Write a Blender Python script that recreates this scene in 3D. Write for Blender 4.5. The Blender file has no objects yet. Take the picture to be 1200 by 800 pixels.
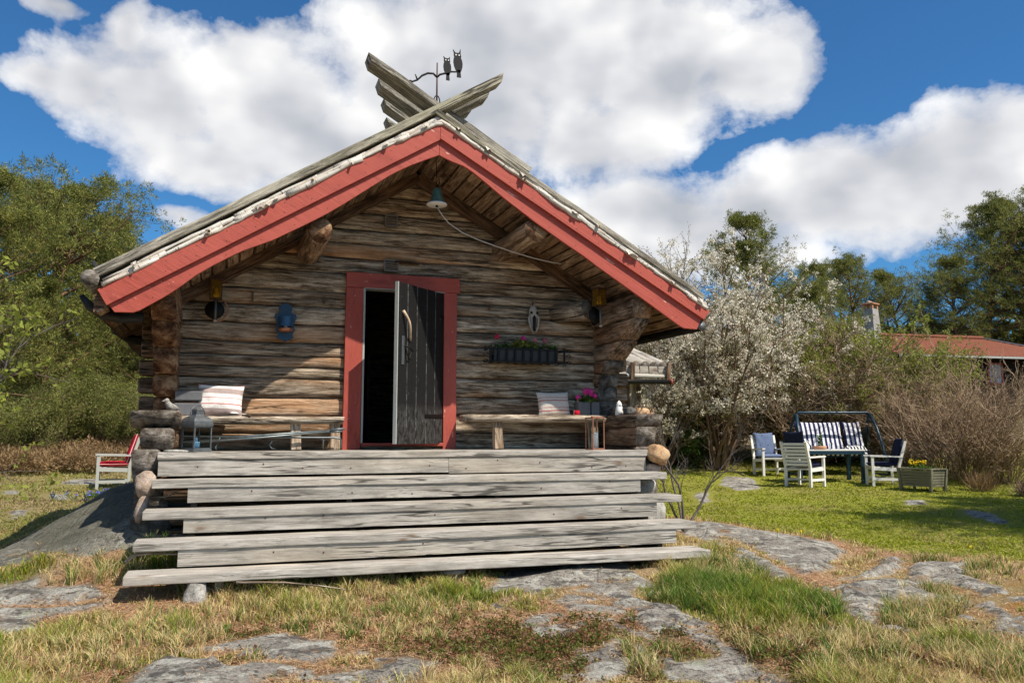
import bpy, math, random
import numpy as np
from mathutils import Vector, Matrix, noise as mnoise
R = math.radians
rnd = random.Random(7)
scene = bpy.context.scene
COL = scene.collection

# ---------------------------------------------------------------- objects
def tag(o, label=None, cat=None, group=None, kind=None):
    if label: o['label'] = label
    if cat: o['category'] = cat
    if group: o['group'] = group
    if kind: o['kind'] = kind
    return o

def thing(name, label, cat, loc=(0, 0, 0), rotz=0.0, group=None):
    o = bpy.data.objects.new(name, None)
    COL.objects.link(o)
    o.empty_display_size = .1
    o.location = loc
    o.rotation_euler = (0, 0, rotz)
    return tag(o, label, cat, group)

def copy_tree(o, parent=None):
    c = o.copy(); COL.objects.link(c); c.parent = parent
    for ch in [k for k in bpy.data.objects if k.parent == o]:
        copy_tree(ch, c)
    return c

def n3(p, s=1.0, off=0.0):
    return mnoise.noise(Vector((p[0]*s+off, p[1]*s+off*1.7, p[2]*s-off)))

class MB:
    """collects boards, logs and tubes; build() links them as ONE mesh object"""
    def __init__(self):
        self.v = []; self.f = []; self.gc = []; self.tone = []; self.mi = []
    def add(self, vs, fs, gcs=None, tone=(1, 0, 0), mi=0):
        b = len(self.v)
        self.v += [tuple(p) for p in vs]
        self.f += [tuple(b+i for i in q) for q in fs]
        self.gc += [tuple(g) for g in (gcs if gcs is not None else vs)]
        self.tone += [tone]*len(vs)
        self.mi += [mi]*len(fs)
    def board(self, p0, p1, w, t, up=(0, 0, 1), seg=1, jit=0.0, tone=None, mi=0, w1=None, t1=None, endmi=None):
        """box from p0 to p1; w across, t along up"""
        p0 = Vector(p0); p1 = Vector(p1); a = (p1-p0); L = a.length; a.normalize()
        up = Vector(up); s = a.cross(up).normalized(); up = s.cross(a).normalized()
        if tone is None: tone = (rnd.uniform(.85, 1.12), rnd.random()*.5, rnd.random())
        o = rnd.uniform(0, 50); vs = []; gs = []
        w1 = w if w1 is None else w1; t1 = t if t1 is None else t1
        for i in range(seg+1):
            k = i/seg; c = p0+a*(L*k); ww = (w+(w1-w)*k)/2; tt = (t+(t1-t)*k)/2
            for (x, y) in ((-1, -1), (1, -1), (1, 1), (-1, 1)):
                q = c+s*(x*ww)+up*(y*tt)
                if jit: q = q+Vector((n3(q, 2.3, o), n3(q, 2.3, o+9), n3(q, 2.3, o+19)))*jit
                vs.append(q); gs.append((L*k+o, x*ww+o*.37, y*tt+o*.71))
        fs = [(0, 1, 2, 3)[::-1]]
        for i in range(seg):
            b = i*4
            for j in range(4):
                fs.append((b+j, b+(j+1) % 4, b+4+(j+1) % 4, b+4+j))
        e = seg*4; fs.append((e, e+1, e+2, e+3))
        # flip so normals point out
        fs = [q[::-1] for q in fs]
        fs = [q[::-1] for q in fs]
        self.add(vs, fs, gs, tone, mi)
        if endmi is not None:
            self.mi[-len(fs)] = endmi; self.mi[-1] = endmi
    def tube(self, pts, rad, sides=8, tone=(1, 0, 0), mi=0, cap=True, endmi=None, jit=0.0):
        pts = [Vector(p) for p in pts]; n = len(pts)
        if not hasattr(rad, '__len__'): rad = [rad]*n
        vs = []; gs = []; o = rnd.uniform(0, 50); L = 0; prev = None
        for i, p in enumerate(pts):
            d = (pts[min(i+1, n-1)]-pts[max(i-1, 0)]).normalized()
            if prev is None:
                ref = Vector((0, 0, 1)) if abs(d.z) < .9 else Vector((1, 0, 0))
                s = d.cross(ref).normalized()
            else:
                s = (prev-d*prev.dot(d)).normalized()
            prev = s; u = s.cross(d)
            if i: L += (pts[i]-pts[i-1]).length
            for j in range(sides):
                an = 2*math.pi*j/sides; r = rad[i]
                q = p+(s*math.cos(an)+u*math.sin(an))*r
                if jit: q = q+(q-p)*(jit*n3(q, 6, o))
                vs.append(q); gs.append((L+o, math.cos(an)*r+o*.3, math.sin(an)*r+o*.7))
        fs = []
        for i in range(n-1):
            for j in range(sides):
                a = i*sides+j; b = i*sides+(j+1) % sides
                fs.append((a, a+sides, b+sides, b))
        if cap:
            fs.append(tuple(range(sides))); fs.append(tuple((n-1)*sides+j for j in range(sides))[::-1])
        self.add(vs, fs, gs, tone, mi)
        if cap and endmi is not None:
            self.mi[-1] = endmi; self.mi[-2] = endmi
    def prism(self, poly, a, b, axis='Y', tone=(1, 0, 0), mi=0):
        """2-D outline (in X-Z for axis Y, Y-Z for axis X, X-Y for axis Z) extruded from a to b"""
        n = len(poly)
        def P(p, k):
            return {'Y': (p[0], k, p[1]), 'X': (k, p[0], p[1]), 'Z': (p[0], p[1], k)}[axis]
        vs = [P(p, a) for p in poly]+[P(p, b) for p in poly]
        area = sum(poly[i][0]*poly[(i+1) % n][1]-poly[(i+1) % n][0]*poly[i][1] for i in range(n))
        fs = [tuple(range(n))[::-1], tuple(range(n, 2*n))]+[(i, (i+1) % n, n+(i+1) % n, n+i) for i in range(n)]
        flip = (area > 0) == (axis in 'ZX')
        # for axis Y the handedness is mirrored
        if not flip: fs = [q[::-1] for q in fs]
        if b < a: fs = [q[::-1] for q in fs]
        self.add(vs, fs, None, tone, mi)
    def lathe(self, prof, c=(0, 0, 0), sides=20, tone=(1, 0, 0), mi=0):
        vs = []; fs = []
        for (r, z) in prof:
            for j in range(sides):
                an = 2*math.pi*j/sides
                vs.append((c[0]+r*math.cos(an), c[1]+r*math.sin(an), c[2]+z))
        for i in range(len(prof)-1):
            for j in range(sides):
                a = i*sides+j; b = i*sides+(j+1) % sides
                fs.append((a, b, b+sides, a+sides))
        fs.append(tuple(range(sides))[::-1]); fs.append(tuple((len(prof)-1)*sides+j for j in range(sides)))
        self.add(vs, fs, None, tone, mi)
    def grid(self, fn, nu, nv, tone=(1, 0, 0), mi=0, gcf=None):
        """surface fn(i/nu, j/nv) -> point"""
        vs = []; gs = []
        for i in range(nu+1):
            for j in range(nv+1):
                p = fn(i/nu, j/nv); vs.append(p); gs.append(gcf(i/nu, j/nv) if gcf else p)
        fs = [(i*(nv+1)+j, (i+1)*(nv+1)+j, (i+1)*(nv+1)+j+1, i*(nv+1)+j+1) for i in range(nu) for j in range(nv)]
        self.add(vs, fs, gs, tone, mi)
    def build(self, name, mats, parent=None, smooth=False, bevel=0.0, loc=None, rotz=0.0):
        me = bpy.data.meshes.new(name)
        me.from_pydata(self.v, [], self.f); me.update()
        a = me.attributes.new('gc', 'FLOAT_VECTOR', 'POINT')
        a.data.foreach_set('vector', np.array(self.gc, dtype=np.float32).ravel())
        a = me.attributes.new('tone', 'FLOAT_VECTOR', 'POINT')
        a.data.foreach_set('vector', np.array(self.tone, dtype=np.float32).ravel())
        if not isinstance(mats, (list, tuple)): mats = [mats]
        for m in mats: me.materials.append(m)
        me.polygons.foreach_set('material_index', self.mi)
        if smooth: me.polygons.foreach_set('use_smooth', [True]*len(self.f))
        me.validate()
        o = bpy.data.objects.new(name, me); COL.objects.link(o)
        if parent: o.parent = parent
        if loc: o.location = loc
        if rotz: o.rotation_euler = (0, 0, rotz)
        if bevel:
            b = o.modifiers.new('bevel', 'BEVEL'); b.width = bevel; b.segments = 2
            b.limit_method = 'ANGLE'; b.angle_limit = R(42)
        return o

def part_copy(o, parent):
    c = o.copy(); COL.objects.link(c); c.parent = parent; return c

def np_mesh(name, V, F, mats, tone=None, mi=None, smooth=False, parent=None):
    """V (n,3), F (m,k) with one k"""
    me = bpy.data.meshes.new(name)
    V = np.asarray(V, np.float32); F = np.asarray(F, np.int32); k = F.shape[1]
    me.vertices.add(len(V)); me.vertices.foreach_set('co', V.ravel())
    me.loops.add(F.size); me.loops.foreach_set('vertex_index', F.ravel())
    me.polygons.add(len(F)); me.polygons.foreach_set('loop_start', np.arange(0, F.size, k, dtype=np.int32))
    if tone is not None:
        a = me.attributes.new('tone', 'FLOAT_VECTOR', 'POINT')
        a.data.foreach_set('vector', np.asarray(tone, np.float32).ravel())
    if not isinstance(mats, (list, tuple)): mats = [mats]
    for m in mats: me.materials.append(m)
    if mi is not None: me.polygons.foreach_set('material_index', np.asarray(mi, np.int32))
    if smooth: me.polygons.foreach_set('use_smooth', np.ones(len(F), bool))
    me.update(calc_edges=True); me.validate()
    o = bpy.data.objects.new(name, me); COL.objects.link(o)
    if parent: o.parent = parent
    return o

# ---------------------------------------------------------------- materials
class NT:
    def __init__(self, name):
        self.m = bpy.data.materials.new(name); self.m.use_nodes = True
        self.t = self.m.node_tree; self.t.nodes.clear()
        self.out = self.t.nodes.new('ShaderNodeOutputMaterial')
        self.b = self.t.nodes.new('ShaderNodeBsdfPrincipled')
        self.t.links.new(self.b.outputs[0], self.out.inputs[0])
    def n(self, ty, **k):
        x = self.t.nodes.new(ty)
        for a, v in k.items(): setattr(x, a, v)
        return x
    def l(self, a, b): self.t.links.new(a, b)
    def val(self, x, sock):
        if isinstance(x, (int, float)): sock.default_value = x
        elif isinstance(x, (tuple, list)): sock.default_value = tuple(x)+((1,) if len(x) == 3 and len(sock.default_value) == 4 else ())
        else: self.l(x, sock)
    def attr(self, name): 
        a = self.n('ShaderNodeAttribute', attribute_name=name); return a
    def mapping(self, vec, scale, loc=(0, 0, 0)):
        m = self.n('ShaderNodeMapping'); self.l(vec, m.inputs[0]); m.inputs['Scale'].default_value = scale
        m.inputs['Location'].default_value = loc; return m.outputs[0]
    def noise(self, vec, scale=5, detail=4, rough=.55, dist=0.0):
        x = self.n('ShaderNodeTexNoise'); self.l(vec, x.inputs['Vector'])
        x.inputs['Scale'].default_value = scale; x.inputs['Detail'].default_value = detail
        x.inputs['Roughness'].default_value = rough; x.inputs['Distortion'].default_value = dist
        return x.outputs[0]
    def voro(self, vec, scale=5, feature='F1', rand=1.0):
        x = self.n('ShaderNodeTexVoronoi', feature=feature); self.l(vec, x.inputs['Vector'])
        x.inputs['Scale'].default_value = scale; x.inputs['Randomness'].default_value = rand
        return x
    def ramp(self, fac, stops, interp='LINEAR'):
        x = self.n('ShaderNodeValToRGB'); x.color_ramp.interpolation = interp
        e = x.color_ramp.elements
        while len(e) < len(stops): e.new(.5)
        for i, (p, c) in enumerate(stops):
            e[i].position = p
            e[i].color = (c, c, c, 1) if isinstance(c, (int, float)) else tuple(c)+(1,)
        self.l(fac, x.inputs[0]); return x.outputs[0]
    def mix(self, fac, a, b, mode='MIX'):
        x = self.n('ShaderNodeMix', data_type='RGBA', blend_type=mode)
        self.val(fac, x.inputs[0]); self.val(a, x.inputs[6]); self.val(b, x.inputs[7]); return x.outputs[2]
    def math(self, op, a, b=0.0, c=0.0, clamp=False):
        x = self.n('ShaderNodeMath', operation=op, use_clamp=clamp)
        self.val(a, x.inputs[0]); self.val(b, x.inputs[1])
        if len(x.inputs) > 2: self.val(c, x.inputs[2])
        return x.outputs[0]
    def sep(self, v):
        x = self.n('ShaderNodeSeparateXYZ'); self.l(v, x.inputs[0]); return x.outputs
    def bump(self, h, strength=.5, dist=.01, nrm=None):
        x = self.n('ShaderNodeBump'); x.inputs['Strength'].default_value = strength; x.inputs['Distance'].default_value = dist
        self.l(h, x.inputs['Height'])
        if nrm: self.l(nrm, x.inputs['Normal'])
        return x.outputs[0]
    def fin(self, col=None, rough=.8, nrm=None, spec=.3, metal=0.0):
        if col is not None: self.val(col, self.b.inputs['Base Color'])
        self.val(rough, self.b.inputs['Roughness'])
        self.b.inputs['Specular IOR Level'].default_value = spec
        self.b.inputs['Metallic'].default_value = metal
        if nrm is not None: self.l(nrm, self.b.inputs['Normal'])
        return self.m

def wood(name, dark, mid, light, warm, gs=1.0, bump=.6, cracks=.8, warmamt=1.0, rough=.85, knots=.6, bdist=.006, bigc=.55):
    t = NT(name); g = t.attr('gc').outputs['Vector']; tn = t.sep(t.attr('tone').outputs['Vector'])
    fine = t.noise(t.mapping(g, (3.2*gs, 42*gs, 42*gs)), 1, 7, .68, .5)
    mid_n = t.noise(t.mapping(g, (1.9*gs, 13*gs, 13*gs)), 1, 6, .65, .8)
    big = t.noise(t.mapping(g, (.55, 2.6, 2.6), (3, 5, 1)), 1, 3, .5)
    hair = t.noise(t.mapping(g, (9*gs, 130*gs, 130*gs)), 1, 5, .75)
    pore = t.noise(g, 90, 3, .7)
    v = t.math('ADD', t.math('ADD', t.math('MULTIPLY', fine, .36), t.math('MULTIPLY', mid_n, .34)), t.math('ADD', t.math('MULTIPLY', hair, .20), t.math('MULTIPLY', pore, .10)))
    c = t.ramp(v, [(.385, tuple(x*.7 for x in dark)), (.445, dark), (.5, mid), (.565, light)])
    wm = t.ramp(t.math('ADD', big, t.math('MULTIPLY', tn[1], .3)), [(.52, 0.0), (.74, 1.0)])
    wc = t.mix(v, tuple(x*.45 for x in warm), tuple(min(1, x*1.5) for x in warm))
    c = t.mix(t.math('MULTIPLY', wm, warmamt, clamp=True), c, wc)
    big2 = t.noise(t.mapping(g, (1.7, 6, 6), (13, 2, 7)), 1, 6, .68, .4)
    c = t.mix(1.0, c, t.ramp(big2, [(.34, bigc), (.5, .98), (.66, 1.16)]), 'MULTIPLY')
    # checks running with the grain
    cr = t.noise(t.mapping(g, (.8*gs, 17*gs, 17*gs), (7, 1, 4)), 1, 3, .5, .2)
    crm = t.ramp(t.math('ABSOLUTE', t.math('SUBTRACT', cr, .5)), [(.0, 1.0), (.014, .9), (.024, 0.0)])
    gate = t.ramp(t.noise(t.mapping(g, (.9, 3, 3), (1, 9, 2)), 1, 2), [(.45, 0.0), (.58, 1.0)])
    cr2 = t.noise(t.mapping(g, (2.2*gs, 46*gs, 46*gs), (2, 8, 4)), 1, 3, .5, .3)
    crm2 = t.ramp(t.math('ABSOLUTE', t.math('SUBTRACT', cr2, .5)), [(.0, 1.0), (.02, .0)])
    gate2 = t.ramp(t.noise(t.mapping(g, (1.6, 8, 8), (5, 5, 5)), 1, 2), [(.5, 0.0), (.6, .7)])
    crm = t.math('MAXIMUM', t.math('MULTIPLY', crm, gate), t.math('MULTIPLY', crm2, gate2))
    crm = t.math('MULTIPLY', crm, cracks)
    c = t.mix(crm, c, tuple(x*.22 for x in dark))
    # knots
    vo = t.voro(t.mapping(t.mix(.03, g, t.n('ShaderNodeTexNoise').outputs[1]), (2.0, 5.5, 5.5)), 1)
    km = t.ramp(vo.outputs['Distance'], [(.05, 1.0), (.085, .55), (.12, .25), (.20, 0.0)])
    km = t.math('MULTIPLY', km, knots)
    c = t.mix(km, c, tuple(x*.5*y for x, y in zip(dark, (1.2, .9, .7))))
    c = t.mix(1.0, c, tn[0], 'MULTIPLY')
    h = t.math('SUBTRACT', t.math('ADD', t.math('ADD', t.math('MULTIPLY', fine, .6), t.math('MULTIPLY', hair, .35)), mid_n), t.math('MULTIPLY', crm, 1.2))
    return t.fin(c, rough, t.bump(h, bump, bdist), .2)

def plain(name, col, rough=.6, metal=0.0, spec=.4, var=.15, scale=12, bump=0.0, chips=None):
    t = NT(name); tc = t.n('ShaderNodeTexCoord').outputs['Object']
    nz = t.noise(tc, scale, 5, .6)
    c = t.mix(nz, tuple(x*(1-var*1.6) for x in col), tuple(min(1, x*(1+var*1.4)) for x in col))
    if chips:
        ch = t.ramp(t.noise(tc, scale*3, 4, .7), [(chips[1], 0.0), (chips[1]+.02, 1.0)])
        c = t.mix(ch, c, chips[0])
    return t.fin(c, t.ramp(nz, [(.3, max(0, rough-.1)), (.7, min(1, rough+.1))]), t.bump(nz, bump, .005) if bump else None, spec, metal)

M = {}
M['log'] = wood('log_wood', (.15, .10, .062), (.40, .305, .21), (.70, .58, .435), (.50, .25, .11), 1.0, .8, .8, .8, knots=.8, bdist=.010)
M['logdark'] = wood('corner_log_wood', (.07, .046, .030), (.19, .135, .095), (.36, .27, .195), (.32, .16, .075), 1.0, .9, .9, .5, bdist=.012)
M['grey'] = wood('silver_grey_wood', (.30, .27, .23), (.375, .343, .298), (.48, .445, .39), (.45, .375, .275), 1.0, .5, .9, .5, knots=.9, bigc=.75)
M['roofwood'] = wood('roof_plank_wood', (.14, .125, .10), (.31, .28, .225), (.47, .435, .36), (.30, .28, .18), 1.0, .8, .9, .6)
M['soffit'] = wood('soffit_wood', (.10, .062, .038), (.28, .185, .115), (.48, .35, .235), (.32, .19, .10), .9, .5, .5, .6, knots=.3)
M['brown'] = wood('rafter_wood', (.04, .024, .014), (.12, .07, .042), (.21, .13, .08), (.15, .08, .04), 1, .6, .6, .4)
M['black'] = wood('black_tarred_wood', (.006, .006, .006), (.017, .017, .017), (.05, .048, .045), (.03, .028, .026), 1.2, .7, .5, .4, rough=.6, knots=.2)
M['bench'] = wood('bench_wood', (.13, .095, .065), (.36, .29, .215), (.62, .53, .42), (.42, .26, .14), 1.0, .9, .9, .6, bdist=.01)
M['olive'] = plain('olive_paint', (.20, .185, .12), .7, var=.12, scale=20)

def paint_red():
    t = NT('red_paint'); g = t.attr('gc').outputs['Vector']
    a = t.noise(t.mapping(g, (1.2, 14, 14)), 1, 5, .6); b = t.noise(g, 1.7, 3, .5)
    h_ = t.noise(t.mapping(g, (5, 90, 90)), 1, 5, .7)
    c = t.mix(t.math('ADD', t.math('MULTIPLY', a, .5), t.math('MULTIPLY', h_, .5)), (.27, .038, .026), (.53, .115, .078)); c = t.mix(t.ramp(b, [(.35, 0.0), (.7, .6)]), c, (.46, .10, .072))
    c = t.mix(t.ramp(t.noise(t.mapping(g, (2.5, 9, 9), (4, 4, 4)), 1, 5, .7), [(.56, 0.0), (.68, .55)]), c, (.22, .035, .025))
    ckk = t.ramp(t.math('ABSOLUTE', t.math('SUBTRACT', t.noise(t.mapping(g, (2.0, 40, 40), (1, 7, 3)), 1, 3, .5), .5)), [(.0, .7), (.012, 0.0)])
    c = t.mix(t.math('MULTIPLY', ckk, t.ramp(t.noise(g, 2.3, 2), [(.5, 0.0), (.6, 1.0)])), c, (.10, .02, .015))
    fl = t.ramp(t.noise(t.mapping(g, (9, 22, 22)), 1, 4, .7), [(.665, 0.0), (.69, 1.0)])
    gate = t.ramp(t.noise(g, 1.1, 2), [(.48, 0.0), (.6, 1.0)])
    c = t.mix(t.math('MULTIPLY', fl, gate), c, (.72, .45, .36))
    return t.fin(c, .62, t.bump(t.math('ADD', a, h_), .6, .006), .3)
M['red'] = paint_red()

def paint_black_door():
    t = NT('black_door_paint'); g = t.attr('gc').outputs['Vector']
    a = t.noise(t.mapping(g, (2, 40, 40)), 1, 6, .65); s = t.noise(t.mapping(g, (10, 26, 26)), 1, 4, .75)
    c = t.mix(a, (.003, .003, .003), (.012, .0118, .0115))
    w = t.ramp(s, [(.66, 0.0), (.71, .8)])
    c = t.mix(t.math('MULTIPLY', w, .5), c, (.34, .33, .31))
    # worn paint along every board joint
    y = t.sep(t.attr('tone').outputs['Vector'])[1]
    e = t.ramp(t.noise(t.mapping(g, (14, 30, 30)), 1, 5, .75), [(.42, 0.0), (.56, 1.0)])
    c = t.mix(t.math('MULTIPLY', t.math('MULTIPLY', e, y), .55), c, (.30, .29, .265))
    return t.fin(c, .55, t.bump(a, .5, .005), .4)
M['blackdoor'] = paint_black_door()

def bark():
    t = NT('birch_bark'); g = t.attr('gc').outputs['Vector']
    a = t.noise(g, 6, 5, .6); b = t.noise(t.mapping(g, (55, 8, 8)), 1, 4, .65)
    c = t.mix(a, (.50, .455, .38), (.78, .74, .66))
    c = t.mix(t.ramp(b, [(.60, 0.0), (.65, 1.0)]), c, (.06, .05, .045))
    c = t.mix(t.ramp(t.noise(g, 2.2, 3), [(.5, 0.0), (.72, .75)]), c, (.36, .24, .15))
    c = t.mix(1.0, c, t.sep(t.attr('tone').outputs['Vector'])[0], 'MULTIPLY')
    return t.fin(c, .6, t.bump(t.math('ADD', a, b), .6, .008), .3)
M['bark'] = bark()

def endgrain():
    t = NT('log_end_grain'); tc = t.n('ShaderNodeTexCoord').outputs['Object']
    a = t.noise(tc, 9, 6, .7, .4); b = t.noise(t.mapping(tc, (22, 22, 60)), 1, 4, .7)
    c = t.ramp(a, [(.34, (.045, .034, .027)), (.5, (.16, .135, .11)), (.66, (.33, .30, .26))])
    c = t.mix(t.ramp(b, [(.32, .7), (.48, 0.0)]), c, (.02, .015, .012))
    return t.fin(c, .95, t.bump(t.math('ADD', a, b), .9, .012), .1)
M['end'] = endgrain()

def rockmat(name, dark, mid, light, sc=1.0, moss=None):
    t = NT(name); tc = t.n('ShaderNodeTexCoord').outputs['Object']
    a = t.noise(tc, 2.2*sc, 8, .65); b = t.noise(tc, 26*sc, 5, .7)
    c = t.ramp(a, [(.36, dark), (.5, mid), (.66, light)])
    c = t.mix(t.ramp(b, [(.38, .65), (.52, 0.0)]), c, tuple(x*.5 for x in dark))
    if moss: c = t.mix(t.ramp(t.noise(tc, 5*sc, 3), [(.55, 0.0), (.62, .7)]), c, moss)
    return t.fin(c, .92, t.bump(t.math('ADD', a, b), .8, .02/sc), .15)
M['stone'] = rockmat('field_stone', (.19, .18, .16), (.36, .34, .30), (.55, .53, .48), 3)
M['stonewarm'] = rockmat('orange_stone', (.32, .19, .10), (.52, .33, .18), (.66, .46, .28), 3)
M['stonepink'] = rockmat('pinkish_stone', (.26, .19, .14), (.46, .35, .27), (.58, .47, .38), 4)
M['stonedark'] = rockmat('dark_stone', (.05, .048, .044), (.10, .098, .09), (.19, .18, .165), 4)
M['iron'] = plain('black_iron', (.012, .011, .010), .55, .6, .5, .2, 30)
M['rustiron'] = plain('rusty_iron', (.10, .045, .028), .7, .3, .4, .35, 40)
M['zinc'] = plain('zinc_metal', (.15, .16, .165), .5, .6, .5, .25, 25)
M['copper'] = plain('copper_metal', (.46, .20, .12), .4, .7, .5, .2, 25)
M['verdigris'] = plain('verdigris_metal', (.10, .19, .155), .5, .3, .5, .3, 16)
M['bluetin'] = plain('painted_blue_tin', (.035, .10, .19), .45, .3, .5, .3, 14)
M['bluedark'] = plain('dark_blue_tin', (.03, .065, .105), .5, .3, .5, .3, 14)
M['whitewax'] = plain('white_wax', (.78, .77, .72), .5, 0, .4, .04)
M['bluewax'] = plain('blue_wax', (.35, .62, .80), .5, 0, .4, .04)
M['white'] = plain('white_paint', (.80, .78, .73), .5, 0, .4, .05, 18)
M['greypaint'] = plain('grey_paint', (.42, .43, .39), .6, 0, .3, .08, 18)
M['bone'] = plain('bone', (.42, .38, .33), .6, 0, .3, .3, 20)
M['horn'] = plain('horn', (.50, .36, .24), .45, 0, .5, .4, 12)
M['rope'] = plain('cord', (.55, .50, .43), .8, 0, .2, .1, 40)
M['slate'] = plain('grey_slab', (.14, .14, .145), .8, 0, .2, .25, 14, .3)
M['plastic'] = plain('black_plastic', (.025, .026, .028), .5, 0, .4, .1)
M['teal'] = plain('teal_paint', (.008, .035, .058), .45, .1, .5, .15, 18)
M['navy'] = plain('navy_fabric', (.018, .022, .05), .9, 0, .1, .2, 60, .4)
M['bluegrey'] = plain('blue_grey_fabric', (.125, .165, .27), .9, 0, .1, .12, 60, .4)
M['petalpink'] = plain('pink_petals', (.75, .045, .30), .6, 0, .3, .25, 30)
M['petalred'] = plain('crimson_petals', (.70, .03, .11), .6, 0, .3, .25, 30)
M['petalrose'] = plain('rose_petals', (.80, .16, .30), .6, 0, .3, .2, 30)
M['yellow'] = plain('yellow_petals', (.85, .62, .02), .6, 0, .3, .15, 30)
M['squill'] = plain('blue_petals', (.18, .22, .75), .6, 0, .3, .15, 30)
M['terracotta'] = plain('terracotta', (.50, .26, .15), .8, 0, .2, .15, 20)
M['grate'] = plain('grey_vent_metal', (.20, .18, .16), .6, .2, .3, .2, 30)
M['dark'] = plain('dark_interior', (.012, .010, .009), .9)
M['rubber'] = plain('folded_frame_metal', (.16, .18, .18), .4, .7, .5, .2, 20)
M['curtain'] = plain('net_curtain', (.55, .58, .62), .8, 0, .1, .3, 9)

def glass(name='clear_glass'):
    t = NT(name); t.b.inputs['Transmission Weight'].default_value = 1.0
    t.b.inputs['IOR'].default_value = 1.02
    return t.fin((.93, .96, .96), .03, None, .5)
M['glass'] = glass()
def amber():
    t = NT('amber_glass'); t.b.inputs['Transmission Weight'].default_value = .92; t.b.inputs['IOR'].default_value = 1.05
    return t.fin((.80, .55, .12), .25, None, .5)
M['amber'] = amber()

def stripes(name, axis, period, bands, base, bump=.2, osc=60):
    """bands: list of (start, end, colour) in 0..1 of one period along an Object axis (cloth woven so)"""
    t = NT(name); tc = t.n('ShaderNodeTexCoord').outputs['Object']
    s = t.sep(tc)[axis]; wob = t.math('MULTIPLY', t.noise(tc, 3, 2), .02)
    u = t.math('FRACT', t.math('ADD', t.math('DIVIDE', t.math('ADD', s, wob), period), 50.0))
    c = base
    for a, b, k in bands:
        m = t.math('MULTIPLY', t.math('GREATER_THAN', u, a), t.math('LESS_THAN', u, b))
        c = t.mix(m, c, k)
    w = t.noise(tc, osc, 3)
    c = t.mix(1.0, c, t.ramp(w, [(.3, .88), (.7, 1.06)]), 'MULTIPLY')
    return t.fin(c, .9, t.bump(t.math('ADD', w, t.math('MULTIPLY', t.noise(tc, 7, 3), 2.5)), bump, .01), .1)
M['pillowL'] = stripes('striped_linen', 2, .205, [(.32, .60, (.40, .31, .28)), (.10, .125, (.50, .05, .05)), (.79, .83, (.50, .05, .05))], (.78, .74, .68))
M['pillowR'] = stripes('striped_linen_faded', 2, .115, [(.30, .40, (.42, .10, .09)), (.55, .62, (.45, .33, .30)), (.68, .72, (.42, .10, .09))], (.62, .57, .50), .5)
M['swingstripe'] = stripes('navy_white_stripe', 0, .108, [(.0, .5, (.022, .025, .085))], (.78, .78, .80))
M['bw'] = stripes('black_white_stripe', 0, .075, [(.0, .5, (.02, .02, .03))], (.75, .75, .73))
M['redcush'] = stripes('red_cushion', 1, .22, [(.0, .05, (.78, .72, .66))], (.52, .012, .03))

def leafmat(name, c0, c1, c2, trans=.35, rough=.6):
    t = NT(name); tn = t.sep(t.attr('tone').outputs['Vector'])
    c = t.ramp(tn[0], [(.0, c0), (.5, c1), (1.0, c2)])
    t.fin(c, rough, None, .25)
    tr = t.n('ShaderNodeBsdfTranslucent'); t.l(c, tr.inputs[0])
    mx = t.n('ShaderNodeMixShader'); mx.inputs[0].default_value = trans
    t.l(t.b.outputs[0], mx.inputs[1]); t.l(tr.outputs[0], mx.inputs[2]); t.l(mx.outputs[0], t.out.inputs[0])
    return t.m
M['pine'] = leafmat('pine_needles', (.045, .065, .018), (.185, .20, .044), (.42, .40, .10))
M['juniper'] = leafmat('olive_needles', (.07, .09, .022), (.20, .215, .055), (.38, .37, .12))
M['pinedark'] = leafmat('dark_pine_needles', (.05, .068, .018), (.19, .20, .045), (.40, .38, .09))
M['leaf'] = leafmat('green_leaves', (.03, .07, .012), (.07, .14, .02), (.16, .25, .04))
M['springleaf'] = leafmat('spring_leaves', (.13, .15, .03), (.24, .27, .045), (.38, .42, .07), .45)
M['blossom'] = leafmat('white_blossom', (.50, .42, .28), (.80, .73, .58), (.90, .86, .75), .3)
M['twig'] = leafmat('brown_twigs', (.12, .075, .045), (.29, .195, .12), (.50, .375, .25), 0.0, .8)
M['heather'] = leafmat('brown_heather', (.10, .06, .025), (.24, .15, .07), (.40, .28, .14), .2)
M['grassblade'] = None
t = NT('grass_blades'); c = t.attr('tone').outputs['Vector']; t.fin(c, .6, None, .25)
tr = t.n('ShaderNodeBsdfTranslucent'); t.l(c, tr.inputs[0]); mx = t.n('ShaderNodeMixShader'); mx.inputs[0].default_value = .35
t.l(t.b.outputs[0], mx.inputs[1]); t.l(tr.outputs[0], mx.inputs[2]); t.l(mx.outputs[0], t.out.inputs[0])
M['grassblade'] = t.m
def barkmat(name, a, b, sc=8):
    t = NT(name); tc = t.n('ShaderNodeTexCoord').outputs['Object']
    n = t.noise(t.mapping(tc, (1, 1, .25)), sc, 6, .7)
    return t.fin(t.mix(n, a, b), .9, t.bump(n, 1, .03), .1)
M['trunk'] = barkmat('pine_bark', (.06, .035, .02), (.30, .18, .11))
M['trunkgrey'] = barkmat('grey_bark', (.05, .042, .036), (.24, .21, .18), 14)

def tiles():
    t = NT('red_roof_tiles'); g = t.attr('gc').outputs['Vector']; s = t.sep(g)
    n = t.noise(g, 3, 6, .7); 
    c = t.mix(n, (.12, .038, .022), (.30, .105, .06)); c = t.mix(t.ramp(t.noise(g, 9, 4), [(.55, 0.0), (.7, .6)]), c, (.13, .06, .05))
    return t.fin(c, .8, t.bump(n, .4, .02), .2)
M['tiles'] = tiles()
M['brownwall'] = plain('dark_brown_boarding', (.025, .016, .012), .8, 0, .2, .3, 6)
M['chimney'] = rockmat('grey_render', (.24, .225, .20), (.36, .34, .31), (.47, .445, .41), 1)

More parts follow.
